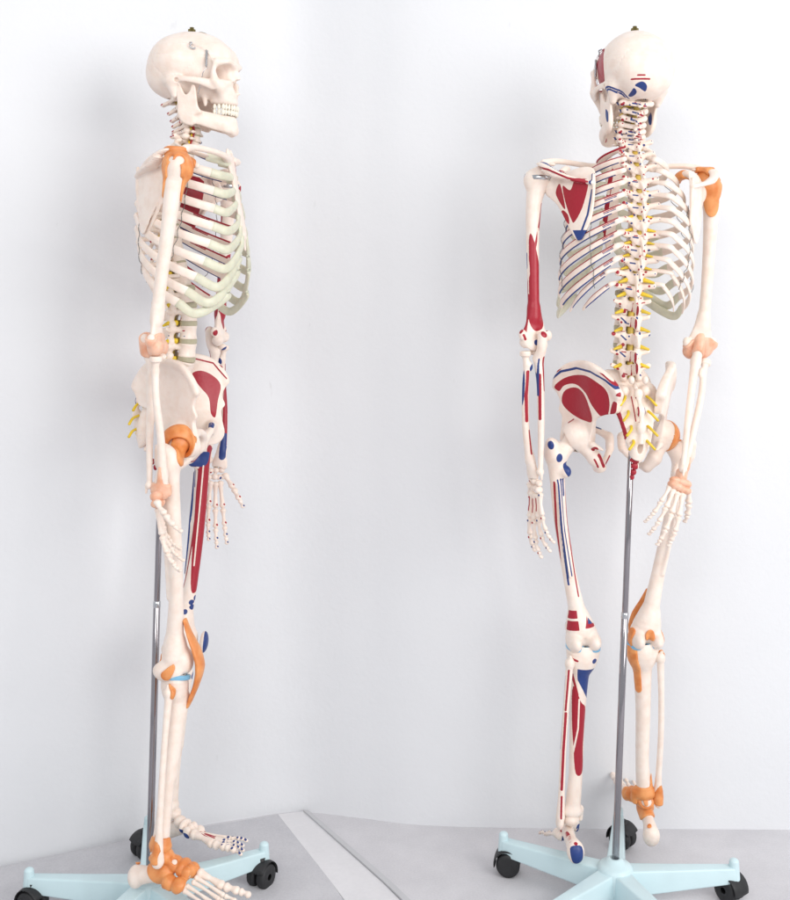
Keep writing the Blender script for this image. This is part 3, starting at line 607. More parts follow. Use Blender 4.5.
    v = Vol((-.035, -.040, -.290), (.040, .040, .012), .0013)
    v.cyl((.016, -.007, -.020), .0112, .0112, .0050, k=0).cone((.016, -.007, -.024), (.014, -.005, -.042), .0068, .0062, k=.004).ell((.009, -.003, -.045), (.006, .006, .009), k=.004)
    v.tube([(.014, -.005, -.042), (.017, -.007, -.090), (.013, -.014, -.160), (.004, -.014, -.230)], [.0065, .0068, .0070, .0088], k=.005)
    v.flat([(.004, -.013, -.225), (.001, -.009, -.256)], [.010, .0160], [.0080, .0085], (1, 0, 0), k=.006).cone((.001, -.022, -.250), (.000, -.024, -.262), .0045, .003, k=.003)
    v.ell((-.001, -.006, -.268), (.010, .013, .008), k=.002, op='s')
    both('radius', 'radius', v, [('r', 'line', (0, 2), [(.016, -.055), (.019, -.10), (.015, -.150)], None, .0034), ('b', 'line', (0, 2), [(.0225, -.05), (.024, -.12)], None, .0012), ('b', 'line', (1, 2), [(-.018, -.200), (-.016, -.240)], RIGHT, .007), ('r', 'line', (1, 2), [(-.016, -.085), (-.018, -.190)], RIGHT, .0055),
          ('b', 'ball', (0, 2), (.005, .001, -.048, .008)), ('r', 'line', (0, 2), [(.009, -.17), (.006, -.215)], None, .0020)])
    lig('lig_wrist', 'wrist_ligament', v, lambda q: (q.ell((0, -.004, -.262), (.035, .040, .020), k=0), q.cone((.010, -.010, -.262), (.012, -.012, -.215), .0075, .004, k=.004)), .0030, 'salmon')

FING = [  # metacarpal base(y), z0, spread(deg toward -Y), lengths mc, p1, p2, p3, radii
    (-.020, -.014, 30, (.038, .029, 0, .021), .0066), (-.012, -.030, 7, (.058, .037, .023, .016), .0060), (-.002, -.032, 1, (.056, .041, .026, .017), .0060),
    (.008, -.030, -4, (.050, .038, .024, .016), .0056), (.017, -.027, -10, (.046, .030, .018, .014), .0050)]
def build_hand():
    v = Vol((-.018, -.034, -.046), (.018, .034, .006), .0010)
    C = [(-.014, -.006, .0085), (-.002, -.007, .0085), (.010, -.008, .0072), (.014, -.010, .006), (-.018, -.021, .0072), (-.009, -.022, .0072), (.001, -.021, .0085), (.013, -.022, .0085)]
    random.seed(3)
    for y, z, r in C:
        v.d = np.minimum(v.d, 1)
        v.ell((random.uniform(-.002, .002), y, z), (r*1.0, r*.82, r*.86), k=.0004)
    both('carpus', 'hand', v, [('r', 'ball', (0, 2), (.007, -.014, -.010, .0030)), ('b', 'ball', (0, 2), (.007, -.004, -.020, .0030)), ('r', 'ball', (0, 2), (-.008, .010, -.014, .004)), ('b', 'ball', (0, 2), (-.008, -.012, -.024, .0035)), ('r', 'ball', (0, 2), (.007, .012, -.022, .0028))])
    lig('lig_carpus', 'wrist_ligament', v, lambda q: (q.ell((0, -.001, -.024), (.03, .036, .040), k=0),), .0034, 'salmon')
    for fi, (y0, z0, sp, ls, r) in enumerate(FING):
        V0 = Vol((-.055, -.100, -.185), (.024, .050, -.008), .0010) if fi == 0 else Vol((-.070, y0-.045, -.185), (.020, y0+.045, -.022), .0010)
        p = np.array((0, y0, z0)); a = R(sp); bend = 0 if fi else .35; k = 0; joints = []
        for li, L in enumerate(ls):
            if L == 0: continue
            d = np.array((-math.sin(bend), -math.sin(a)*math.cos(bend), -math.cos(a)*math.cos(bend))); q = p+d*L
            rr = r*(1, .92, .80, .66)[li]; e0 = p+d*rr*.9; e1 = q-d*rr*.8
            V0.tube([e0, (e0+e1)/2+np.array((.0014, 0, 0)), e1], [rr*1.0, rr*.62, rr*.92], k=.0006, n=6)
            V0.ell(e0, (rr*1.12, rr*1.22, rr*.9), k=.0012); V0.ell(e1, (rr*1.02, rr*1.12, rr*.95), k=.0012)
            if li == 3: V0.ell(q-d*rr*.5, (rr*.7, rr*1.15, rr*.6), k=.001)
            joints.append((e0, e1)); p = q+d*.0014; bend += (.10, .22, .16, .1)[li]+(.05*fi if fi > 2 else 0)*.5; a *= .8
        st = []
        for j, (e0, e1) in enumerate(joints):
            m = (e0+e1)/2
            if j == 0 and 0 < fi < 4: st.append(('r', 'line', (1, 2), [e0[1:]*.7+m[1:]*.3, e1[1:]*.5+m[1:]*.5], LEFT, .0020))
            else: st.append(('br'[(fi+j) % 2], 'ball', (0, 2), (*(e0+np.array((.005, .001, 0))), .0024)))
            st.append(('b' if j > 1 else 'r', 'ball', (0, 2), (*(e1+np.array((-.004, -.002, .002))), .0026)))
        both(f'finger{fi}', 'finger', V0, st)

def build_leg():
    v = Vol((-.056, -.050, -.485), (.088, .050, .034), .0016)
    v.ell((0, 0, 0), (.0240, .0240, .0240), k=0).cone((.004, 0, -.004), (.040, .002, -.036), .0150, .0185, k=.006)
    v.ell((.053, .006, -.028), (.0165, .0225, .026), k=.010).ell((.058, .012, -.010), (.010, .014, .012), k=.008).ell((.030, .018, -.072), (.0095, .010, .012), k=.008)
    v.tube([(.046, .002, -.040), (.043, -.002, -.090), (.036, -.007, -.190), (.022, -.006, -.300), (.010, .0, -.380), (.006, 0, -.415)], [.0190, .0150, .0132, .0135, .0170, .024], k=.014)
    v.tube([(.046, .013, -.10), (.038, .010, -.20), (.026, .008, -.30)], [.003, .004, .003], k=.008)
    v.flat([(.008, 0, -.395), (.002, 0, -.428)], [.021, .0315], [.018, .022], (0, 1, 0), k=.012)
    for s, x in ((1, .0215), (-1, -.018)): v.ell((x, .009, -.444), (.0148, .029, .0205), k=.007)
    v.ell((.002, -.022, -.430), (.020, .012, .022), k=.010)
    v.ell((.002, .036, -.448), (.0075, .020, .020), k=.004, op='s').ell((.002, -.040, -.435), (.007, .008, .03), k=.006, op='s')
    L = lambda pts: pts
    st = [('b', 'dot', (0, 2), (.062, -.012, .0055, .6), BACK), ('b', 'dot', (0, 2), (.046, -.040, .0068, .7), BACK), ('b', 'poly', (0, 2), [(.020, -.052), (.036, -.054), (.036, -.070), (.026, -.084), (.020, -.076)], None),
          ('b', 'line', (0, 2), [(.047, -.090), (.041, -.20), (.028, -.320)], BACK, .0017), ('b', 'line', (0, 2), [(.041, -.088), (.035, -.200), (.022, -.300)], BACK, .0017), ('b', 'line', (0, 2), [(.036, -.088), (.034, -.125)], BACK, .0018),
          ('r', 'line', (0, 2), [(.053, -.095), (.048, -.19), (.035, -.335)], BACK, .0016), ('r', 'line', (0, 2), [(.028, -.088), (.024, -.20), (.010, -.345)], BACK, .0016),
          ('r', 'hard', (0, 2), [(.032, -.376), (.016, -.374), (.016, -.390), (.033, -.393)], BACK), ('r', 'hard', (0, 2), [(.036, -.398), (.015, -.395), (.014, -.415), (.036, -.418)], BACK),
          ('r', 'hard', (0, 2), [(-.004, -.385), (.002, -.412), (-.022, -.412), (-.02, -.405), (-.006, -.403)], BACK), ('b', 'hard', (0, 2), [(-.006, -.390), (-.005, -.403), (-.017, -.405)], BACK),
          ('r', 'poly', (0, 2), [(.062, -.062), (.026, -.080), (.014, -.20), (.004, -.290), (.016, -.325), (.036, -.290), (.052, -.16)], (0, -1, 0)), ('w', 'line', (0, 2), [(.040, -.07), (.036, -.15), (.026, -.26)], FRONT, .0022),
          ('r', 'poly', (1, 2), [(-.008, -.060), (-.022, -.060), (-.028, -.280), (-.018, -.330), (-.010, -.250)], (.5, -.85, 0)), 
          ('r', 'poly', (1, 2), [(.004, -.090), (-.020, -.090), (-.026, -.290), (-.014, -.335), (-.004, -.29)], RIGHT), ('w', 'line', (1, 2), [(-.006, -.08), (-.009, -.28)], RIGHT, .0015),
          ('b', 'dot', (0, 2), (.012, -.345, .0055), FRONT), ('b', 'dot', (0, 2), (.004, -.362, .0055), FRONT), ('b', 'dot', (1, 2), (-.012, -.352, .0050), RIGHT), ('b', 'dot', (1, 2), (-.002, -.370, .0050), RIGHT), ('b', 'ball', (0, 2), (.050, -.024, -.030, .010))]
    both('femur', 'femur', v, st)
    lig('lig_hip', 'hip_ligament', v, lambda q: (q.tube([(.002, -.012, .012), (.022, -.014, -.010), (.042, -.014, -.028)], [.022, .022, .017], k=0), q.ell((.004, .018, .004), (.018, .020, .020), k=.005)), .0032, 'orange')
    lig('lig_knee_a', 'knee_ligament', v, lambda q: q.cone((.039, .006, -.447), (.040, -.012, -.424), .0105, .0055, k=0), .0034, 'orange')
    lig('lig_knee_b', 'knee_ligament', v, lambda q: q.cone((-.033, .010, -.428), (-.031, .006, -.462), .010, .010, k=0), .0034, 'orange')
    lig('lig_knee_c', 'knee_ligament', v, lambda q: q.ell((.002, .030, -.430), (.010, .015, .014), k=0), .0034, 'orange')
    for s in (1, -1):
        v2 = Vol((-.05, -.04, -.012), (.05, .04, .012), .0011)
        for q in (1, -1): v2.cyl((q*.0175, .0, 0), .0175, .0245, .0050, k=.002)
        for q in (1, -1): v2.ell((q*.018, 0, .004), (.011, .014, .006), k=.002, op='s')
        V, F, N = v2.mesh()
    ME['meniscus'] = mk('meniscus', V, F, M['menis'])
    v = Vol((-.030, -.016, -.030), (.030, .020, .030), .0012); v.ell((0, 0, 0), (.020, .0095, .0215), k=0).ell((0, .013, 0), (.02, .006, .02), k=.003, op='s')
    both('patella', 'patella', v, [('b', 'poly', (0, 2), [(-.022, .024), (.022, .024), (.022, -.012), (0, -.026), (-.022, -.012)], (0, -1, .1))])
    # shank
    v = Vol((-.050, -.045, -.372), (.052, .045, .012), .0014)
    v.flat([(0, .002, -.004), (0, .001, -.018)], [.0345, .030], [.0235, .021], (0, 1, 0), k=0).tube([(0, 0, -.016), (.001, -.006, -.060), (0, -.004, -.150), (-.004, -.002, -.260), (-.002, 0, -.330)], [.024, .0185, .0150, .0135, .0158], k=.012)
    v.tube([(0, -.020, -.036), (.001, -.016, -.09), (-.002, -.012, -.20)], [.0085, .006, .005], k=.010)
    v.ell((-.001, 0, -.338), (.0205, .0175, .013), k=.008).cone((-.019, -.003, -.335), (-.020, -.002, -.355), .0075, .0055, k=.005).ell((.004, 0, -.356), (.016, .022, .009), k=.003, op='s')
    st = [('b', 'hard', (0, 2), [(-.030, -.034), (.015, -.034), (.010, -.060), (-.016, -.104)], BACK), ('w', 'line', (0, 2), [(.018, -.045), (.006, -.080), (-.012, -.112)], BACK, .002),
          ('r', 'poly', (0, 2), [(.016, -.075), (.0, -.105), (-.013, -.125), (-.012, -.200), (-.016, -.250), (.0, -.255), (.008, -.20), (.014, -.14)], BACK), ('w', 'line', (0, 2), [(.004, -.10), (.002, -.16), (.010, -.23)], BACK, .0016),
          ('r', 'line', (0, 2), [(.020, -.05), (.008, -.09)], BACK, .002), ('r', 'poly', (0, 2), [(.006, -.05), (.020, -.04), (.016, -.14), (.008, -.20), (.004, -.12)], FRONT), ('b', 'line', (0, 2), [(-.014, -.058), (-.010, -.080)], FRONT, .004), ('b', 'dot', (0, 2), (.0, -.040, .007, .8), FRONT), ('b', 'dot', (0, 2), (-.018, -.016, .0055), BACK), ('r', 'line', (0, 2), [(.026, -.014), (.018, -.016)], BACK, .0024)]
    both('tibia', 'tibia', v, st)
    lig('lig_tibia', 'knee_side_ligament', v, lambda q: (q.tube([(-.030, .010, -.004), (-.024, .008, -.040), (-.015, .006, -.094)], [.015, .014, .0085], k=0),), .0032, 'orange')
    lig('lig_ankle', 'ankle_ligament', v, lambda q: (q.ell((0, .0, -.350), (.040, .040, .034), k=0), q.cone((.016, .012, -.330), (.018, .008, -.275), .012, .005, k=.004), q.ell((-.010, -.016, -.330), (.016, .014, .022), k=.003, op='s')), .0030, 'orange')
    v = Vol((.008, -.020, -.392), (.062, .040, .0), .0012)
    v.ell((.031, .016, -.022), (.0095, .0105, .0110), k=0).cone((.031, .018, -.016), (.032, .020, -.008), .005, .003, k=.003).tube([(.031, .016, -.028), (.032, .016, -.110), (.031, .014, -.200), (.027, .010, -.290), (.0245, .007, -.345)], [.0074, .0060, .0060, .0062, .0090], k=.006).ell((.0250, .007, -.358), (.0078, .0115, .0150), k=.006)
    both('fibula', 'fibula', v, [('r', 'line', (0, 2), [(.034, -.035), (.0345, -.118)], BACK, .0019), ('r', 'line', (0, 2), [(.0335, -.124), (.0325, -.200), (.0290, -.285)], BACK, .0026), ('r', 'line', (0, 2), [(.028, -.300), (.026, -.345)], BACK, .002), ('b', 'line', (1, 2), [(.014, -.05), (.013, -.20)], LEFT, .002), ('r', 'line', (1, 2), [(.006, -.22), (.004, -.31)], LEFT, .002)])
    lig('lig_fibula', 'ankle_ligament', v, lambda q: (q.cone((.026, .012, -.352), (.027, .010, -.310), .013, .004, k=0), q.ell((.036, .002, -.352), (.008, .008, .016), k=.003, op='s')), .0028, 'orange')
    lig('lig_fibhead', 'knee_side_ligament', v, lambda q: (q.cone((.034, .010, -.006), (.039, .010, -.030), .0085, .005, k=0),), .0028, 'orange')
    # patellar tendon with the knee cap inside, one curved strap in the thigh's frame
    pts = [(.012, -.020, -.345), (.008, -.029, -.375), (.004, -.042, -.408), (.002, -.048, -.438), (.001, -.042, -.470), (.0, -.031, -.500), (.0, -.024, -.518)]
    V, F, _ = sweep(pts, [.008, .012, .017, .018, .014, .012, .009], [.0028, .0038, .0062, .0080, .0055, .0045, .003], up=(0, -1, -.2), ns=18, n=8)
    ME['tendon'] = mk('kneecap_tendon', *mirror(V, F), M['orange'])

TOES = [(-.016, (.056, .030, 0, .022), .0082), (-.006, (.066, .024, .010, .009), .0046), (.003, (.063, .022, .009, .008), .0043), (.012, (.060, .020, .008, .008), .0042), (.021, (.060, .018, .007, .008), .0044)]
def build_foot():
    # ankle centre at the origin, toes toward -Y, sole near z=-.075, +X outward
    v = Vol((-.042, -.078, -.088), (.046, .078, .020), .0013)
    v.ell((0, -.002, -.006), (.0165, .022, .013), k=0).ell((-.006, -.028, -.020), (.013, .012, .0115), k=.006)
    v.flat([(.004, -.012, -.034), (.005, .022, -.042), (.003, .048, -.048)], [.0150, .0150, .018], [.0125, .0115, .0155], (1, 0, 0), k=.0015); v.ell((.003, .053, -.053), (.0165, .014, .020), k=.006)
    v.ell((.016, -.030, -.044), (.011, .012, .0105), k=.003)
    v.ell((-.010, -.044, -.026), (.0165, .0075, .0125), k=.0008, rx=10)                               # navicular
    for x, y, z, r in ((-.021, -.058, -.034, .0090), (-.010, -.058, -.030, .0076), (-.000, -.057, -.031, .0076)): v.ell((x, y, z), (r*.80, r*1.05, r*1.25), k=.0008)
    v.ell((.016, -.051, -.046), (.0120, .0130, .0110), k=.0008)
    both('tarsus', 'foot', v, [('b', 'poly', (0, 2), [(-.008, -.040), (.014, -.040), (.014, -.060), (.006, -.072), (-.008, -.070)], BACK), ('b', 'dot', (0, 1), (-.024, -.020, .005)), ('b', 'ball', (0, 2), (-.027, -.056, -.040, .008)), ('b', 'ball', (0, 2), (-.024, -.042, -.032, .007)), ('r', 'ball', (0, 2), (.004, .062, -.034, .004)), ('b', 'ball', (0, 2), (.028, -.060, -.046, .006)), ('r', 'line', (0, 2), [(.010, -.028), (.016, -.034)], BACK, .0022)])
    lig('lig_tarsus', 'ankle_ligament', v, lambda q: (q.ell((0, -.022, -.022), (.045, .045, .036), k=0), q.ell((.022, -.046, -.038), (.020, .020, .020), k=.006), q.ell((-.02, -.05, -.03), (.02, .022, .02), k=.006), q.cone((-.004, .052, -.026), (-.004, .012, .012), .006, .006, k=.003), q.ell((.028, -.034, -.022), (.012, .011, .009), k=.002, op='s'), q.ell((.004, -.036, -.006), (.007, .010, .010), k=.002, op='s'), q.ell((.030, .020, -.040), (.012, .012, .008), k=.002, op='s')), .0036, 'orange')
    for ti, (x0, ls, r) in enumerate(TOES):
        x0 = x0*1.0-.002; v = Vol((x0-.035, -.215, -.094), (x0+.040, -.050, -.020), .0011)
        p = np.array((x0-.002, -.068 if ti < 3 else -.064+.001*ti, -.036-.004*ti)); a = R((-3, 1, 4, 8, 13)[ti]); pit = (.34, .36, .33, .28, .22)[ti]; js = []
        for li, L in enumerate(ls):
            if not L: continue
            d = np.array((math.sin(a)*math.cos(pit), -math.cos(a)*math.cos(pit), -math.sin(pit))); q = p+d*L; rr = r*(1, .88, .72, .70)[li]
            e0 = p+d*rr*.8; e1 = q-d*rr*.7; v.tube([e0, (e0+e1)/2+np.array((0, 0, .001)), e1], [rr, rr*.60, rr*.95], k=.0006, n=6); v.ell(e0, (rr*1.15, rr*.9, rr*1.2), k=.001); v.ell(e1, (rr*1.12, rr, rr*1.0), k=.001)
            js.append((e0, e1)); p = q+d*.0012; pit += (-.16, .30, .10, 0)[li] if ti else (-.20, .05, .05, .0)[li]
        st = []
        for j, (e0, e1) in enumerate(js):
            if j == 0 and ti in (1, 2, 3): st.append(('r', 'line', (0, 1), [(e0*.8+e1*.2)[:2], (e0*.4+e1*.6)[:2]], (0, 0, 1), .0018))
            st.append(('b', 'ball', (0, 2), (*(e1+np.array((-.003, 0, .004))), .0030))); st.append(('b' if j else 'r', 'ball', (0, 2), (*(e0+np.array((.001, 0, .005))), .0026)))
        both(f'toe{ti}', 'toe', v, st)
# ------------------------------------------------------------------ camera
FPX = 1084.0; CZ = 1.208; CX, CY = 395, 290
cam = bpy.data.cameras.new('camera'); co = bpy.data.objects.new('camera', cam); COL.objects.link(co)
co.location = (0, -2.2, CZ); co.rotation_euler = (R(90), 0, 0)
cam.sensor_fit = 'VERTICAL'; cam.sensor_height = 24; cam.lens = 24*FPX/900; cam.shift_y = -160/900; cam.clip_end = 60; SC.camera = co
def at(px, py, Y): d = Y+2.2; return Vector(((px-CX)*d/FPX, Y, CZ-(py-CY)*d/FPX))

# ------------------------------------------------------------------ objects
def obj(name, me, parent=None, label=None, mw=None, **kw):
    o = bpy.data.objects.new(name, me); COL.objects.link(o)
    if parent is not None: o.parent = parent
    if mw is not None: o.matrix_basis = mw
    if label: o['label'] = label
    return o
def thing(name, label, cat, mw, group=None):
    o = bpy.data.objects.new(name, None); COL.objects.link(o); o.matrix_basis = mw; o.empty_display_size = .1; o['label'] = label; o['category'] = cat
    if group: o['group'] = group
    return o
def frame(p0, p1, fwd, L):
    """matrix that lays a limb bone (origin, down -Z for length L) from p0 to p1 with its -Y side toward fwd"""
    p0 = Vector(p0); z = p0-Vector(p1); s = z.length/L; z.normalize(); y = -Vector(fwd); y = (y-z*y.dot(z)).normalized(); x = y.cross(z)
    m = Matrix((x, y, z)).transposed().to_4x4(); return Matrix.Translation(p0) @ m @ Matrix.Diagonal((1, 1, s, 1))

def build_all():
    build_skull(); build_vertebrae(); build_sacrum(); hv = build_hip(); build_scapula(); build_ribs(); build_arm(); build_hand(); build_leg(); build_foot()
    ME['lig_hipcup'] = mk('hip_ligament', *mirror(*hv), M['orange'])
    # nerves, cord, arteries, wires
    def nerve(z, big, s):
        y = col_y(z); 
        if big: return [(s*.013, y+.019, z), (s*.020, y+.034, z-.001), (s*.036, y+.040, z-.006)]
        return [(s*.008, y+.016, z), (s*.018, y+.026, z-.001), (s*.031, y+.031, z-.004)]
    global NERVES; NERVES = []
    zz = [(VERT[i][1]+VERT[i+1][1])/2 for i in range(23)]
    for i, z in enumerate(zz):
        for s in (1, -1):
            big = i >= 17; r = .0042 if big else (.0031 if i > 6 else .0024); P = nerve(z, big, s)
            if i < 7: P = [(s*.008, col_y(z)+.006, z), (s*.018, col_y(z)+.004, z-.001), (s*.027, col_y(z)+.001, z-.005)]
            ME[f'nerve{len(NERVES)}'] = mk('nerve', *sweep(P, [r*1.15, r*1.0, r*.55], [r*1.35, r*1.1, r*.55], ns=10)[:2], M['yellow']); NERVES.append(f'nerve{len(NERVES)}')
    for (x, y, z) in ((.027, .092, .996), (.025, .106, .968), (.021, .114, .940), (.016, .115, .914)):
        for s in (1, -1):
            ME[f'nerve{len(NERVES)}'] = mk('nerve', *sweep([(s*x*.8, y-.004, z+.006), (s*x, y+.007, z), (s*(x+.010), y+.011, z-.011)], .0030, .0026, ns=8)[:2], M['yellow']); NERVES.append(f'nerve{len(NERVES)}')
    ME['cord'] = mk('spinal_cord', *sweep([(0, col_y(z)+.004+(.014 if z > 1.49 else .019 if z > 1.2 else .026), z) for z in np.linspace(1.575, 1.035, 24)], .0062, .0050, up=(0, 1, 0), ns=12, n=3)[:2], M['cord'])
    for s, t in ((1, 'l'), (-1, 'r')):
        pts = [(s*.0195, col_y(z)-.001, z) for z in np.linspace(1.488, 1.575, 8)]+[(s*.026, .050, 1.582), (s*.024, .066, 1.587), (s*.012, .066, 1.593)]
        ME['artery'+t] = mk('vertebral_artery', *sweep(pts, .0022, .0022, up=(0, 1, 0), ns=8)[:2], M['red'])
        for k, (i0, i1, f) in enumerate(((4, 11, .36), (1, 9, .74))):
            P = []
            for i in range(i0, i1):
                q = RIBP[i][int(f*(len(RIBP[i])-1))]; n = np.array((q[0], q[1]-.02, 0)); n /= np.linalg.norm(n)
                P += [q+n*.0042+np.array((0, 0, .006)), q+n*.0048+np.array((0, 0, -.004)), q+n*.001+np.array((0, .001, -.013))]
            P = np.array(P); P[:, 0] *= s; ME[f'wire{k}{t}'] = mk('rib_cord', *sweep(P, .0007, .0007, ns=6, n=3)[:2], M['wire'])
    ME['hyoid'] = mk('hyoid_bone', *merge([sweep([(.020, .012, .012), (.017, -.008, .004), (0, -.018, 0), (-.017, -.008, .004), (-.020, .012, .012)], [.003, .005, .007, .005, .003], [.003, .005, .0065, .005, .003], ns=12)[:2]]), M['bone'])
    ME['cut'] = None

def skeleton(S):
    mw = Matrix.Translation(S['base']) @ Matrix.Rotation(S['tilt'], 4, 'Y') @ Matrix.Rotation(S['yaw'], 4, 'Z') @ Matrix.Rotation(S.get('lean', 0), 4, 'X')
    root = thing('anatomical_skeleton', S['label'], 'skeleton model', mw, 'life-size teaching skeletons on wheeled stands'); inv = mw.inverted()
    I = Matrix(); T = Matrix.Translation; loc = lambda w: inv @ Vector(w)
    # skull
    tw = T((0, .03, 0)) @ Matrix.Rotation(S.get('twist', 0), 4, 'Z') @ T((0, -.03, 0))
    sk = obj('skull', ME['skull'], root, mw=T(S['skull']) @ Matrix.Rotation(S['skull_yaw'], 4, 'Z') @ Matrix.Diagonal((.98, .99, S['skull_h'], 1)) @ Matrix.Rotation(S.get('skull_nod', 0), 4, 'X'))
    obj('upper_teeth', ME['upper_teeth'], sk); jaw = obj('mandible', ME['mandible'], root, mw=sk.matrix_basis.copy()); obj('lower_teeth', ME['lower_teeth'], jaw)
    for t in 'ab': obj('cap_catch', ME['catch'+t], sk); obj('jaw_spring', ME['spring'+t], sk)
    obj('hanger_screw', ME['hanger'], sk)
    if S.get('hyoid'): obj('hyoid_bone', ME['hyoid'], root, mw=T(S['hyoid']))
    # column
    for i, (k, z) in enumerate(VERT):
        sc = {'cervical': 1.0+.03*i, 'thoracic': .94+.014*(i-7), 'lumbar': .97+.015*(i-19)}[k]
        if k == 'cervical' and i == 0: D = Matrix.Diagonal((1.35, 1.15, 1.0, 1))
        else: D = Matrix.Diagonal((sc, sc, sc if k != 'cervical' else 1.02, 1))
        m = T((0, col_y(z), z)) @ Matrix.Rotation(rng.uniform(-.05, .05), 4, 'Z') @ Matrix.Rotation(-vtilt(z)*.8, 4, 'X') @ D
        obj('vertebra', ME[f'{k}{(i*3+len(S["label"])) % 4}'], root, mw=m)
        if i < 23:
            z2 = (z+VERT[i+1][1])/2; dn = 'disc_small' if i < 7 else 'disc_mid' if i < 18 else 'disc_big'
            obj('disc', ME[dn], root, mw=T((0, col_y(z2), z2)) @ Matrix.Rotation(-vtilt(z2)*.8, 4, 'X') @ Matrix.Diagonal((sc, sc, 1, 1)))
    obj('disc', ME['disc_big'], root, mw=T((0, .030, 1.030)) @ Matrix.Rotation(-.1, 4, 'X'))
    for k, n in enumerate(NERVES): obj('nerve', ME[n], root, mw=tw if k >= len(NERVES)-8 else None)
    obj('spinal_cord', ME['cord'], root)
    for t in 'lr': obj('vertebral_artery', ME['artery'+t], root)
    for n in ('sacrum', 'coccyx'): obj(n, ME[n], root, mw=tw)
    obj('sternum', ME['sternum'], root)
    for t in 'lr':
        side = 'left' if t == 'l' else 'right'
        obj('hip_bone', ME['hip_'+t], root, 'hip bone painted red and blue' if t == 'l' else None, mw=tw)
        obj('scapula', ME['scap_'+t], root, 'shoulder blade painted red and blue' if t == 'l' else None); obj('clavicle', ME['clav_'+t], root)
        for i in range(12): obj('rib', ME[f'rib{i}{t}'], root)
        for i in range(10): obj('costal_cartilage', ME[f'cart{i}{t}'], root)
        for k in range(2): obj('rib_cord', ME[f'wire{k}{t}'], root)
    obj('acromion_ligament', ME['lig_acromion'], root); obj('hip_ligament', ME['lig_hipcup'], root, mw=tw)
    # limbs
    for t, sx in (('l', 1), ('r', -1)):
        A = S['arm_'+t]; sh = Vector((sx*HH[0], HH[1], HH[2])); el = loc(A['elbow']); wr = loc(A['wrist']); ti = loc(A['tip'])
        fw = Vector((0, -1, 0)) if 'fwd' not in A else Vector(A['fwd']); m = frame(sh, el, fw, .319)
        h = obj('humerus', ME['humerus_'+t], root, mw=m, label='upper arm bone painted dark red' if t == 'l' else None)
        if t == 'l': obj('joint_band', ME['band'], h)
        else: obj('shoulder_ligament', ME['lig_shoulder'], h); obj('elbow_ligament', ME['lig_elbow'], h)
        fw2 = Vector(A.get('fwd2', fw)); m = frame(el, wr, fw2, .262)
        u = obj('ulna', ME['ulna_'+t], root, mw=m); r = obj('radius', ME['radius_'+t], root, mw=m)
        fw3 = Vector(A.get('fwd3', fw2)); m = frame(wr, ti, fw3, .190) 
        hd = obj('hand', ME['carpus_'+t], root, mw=m)
        if t == 'r': obj('elbow_ligament', ME['lig_olecranon'], u); obj('wrist_ligament', ME['lig_wrist'], r); obj('wrist_ligament', ME['lig_carpus'], hd)
        for f in range(5): obj('finger', ME[f'finger{f}_{t}'], hd)
        G = S['leg_'+t]; hp = tw @ Vector((sx*HC[0], HC[1], HC[2])); kn = loc(G['knee']); an = loc(G['ankle']); ft = loc(G['toe'])
        fw = Vector(G.get('fwd', (0, -1, 0))); m = frame(hp, kn, fw, .462)
        fe = obj('femur', ME['femur_'+t], root, mw=m, label='thigh bone with red and blue muscle areas' if t == 'l' else None)
        if t == 'r': obj('hip_ligament', ME['lig_hip'], fe); [obj('knee_ligament', ME['lig_knee_'+c], fe) for c in 'abc']; obj('kneecap_tendon', ME['tendon'], root, mw=m)
        else: obj('patella', ME['patella_l'], root, mw=m @ T(G.get('pat', (.002, -.046, -.430))))
        m2 = frame(kn, an, Vector(G.get('fwd2', fw)), .352)
        obj('meniscus', ME['meniscus'], root, mw=m2 @ T((0, 0, .004)))
        m2 = m2 @ T((0, 0, -.003)); tb = obj('tibia', ME['tibia_'+t], root, mw=m2, label='shin bone painted red and blue at the back' if t == 'l' else None); fb = obj('fibula', ME['fibula_'+t], root, mw=m2)
        if t == 'r': obj('knee_ligament', ME['lig_tibia'], tb); obj('ankle_ligament', ME['lig_ankle'], tb); obj('ankle_ligament', ME['lig_fibula'], fb); obj('knee_ligament', ME['lig_fibhead'], fb)
        # foot: -Y axis toward the toes
        d = (ft-an); y = -Vector(d).normalized(); up = Vector((0, 0, 1)); z = (up-y*up.dot(y)).normalized(); x = y.cross(z)
        # canonical foot slopes down; its heel-toe line runs from the ankle to (0,-.19,-.075)
        q = math.atan2(.072, .190); fm = T(an) @ Matrix((x, y, z)).transposed().to_4x4() @ Matrix.Rotation(-q, 4, 'X')
        fo = obj('foot', ME['tarsus_'+t], root, mw=fm @ Matrix.Scale(G.get('size', 1), 4))
        for k in range(5): obj('toe', ME[f'toe{k}_{t}'], fo)
        if t == 'r': obj('ankle_ligament', ME['lig_tarsus'], fo)
    return root

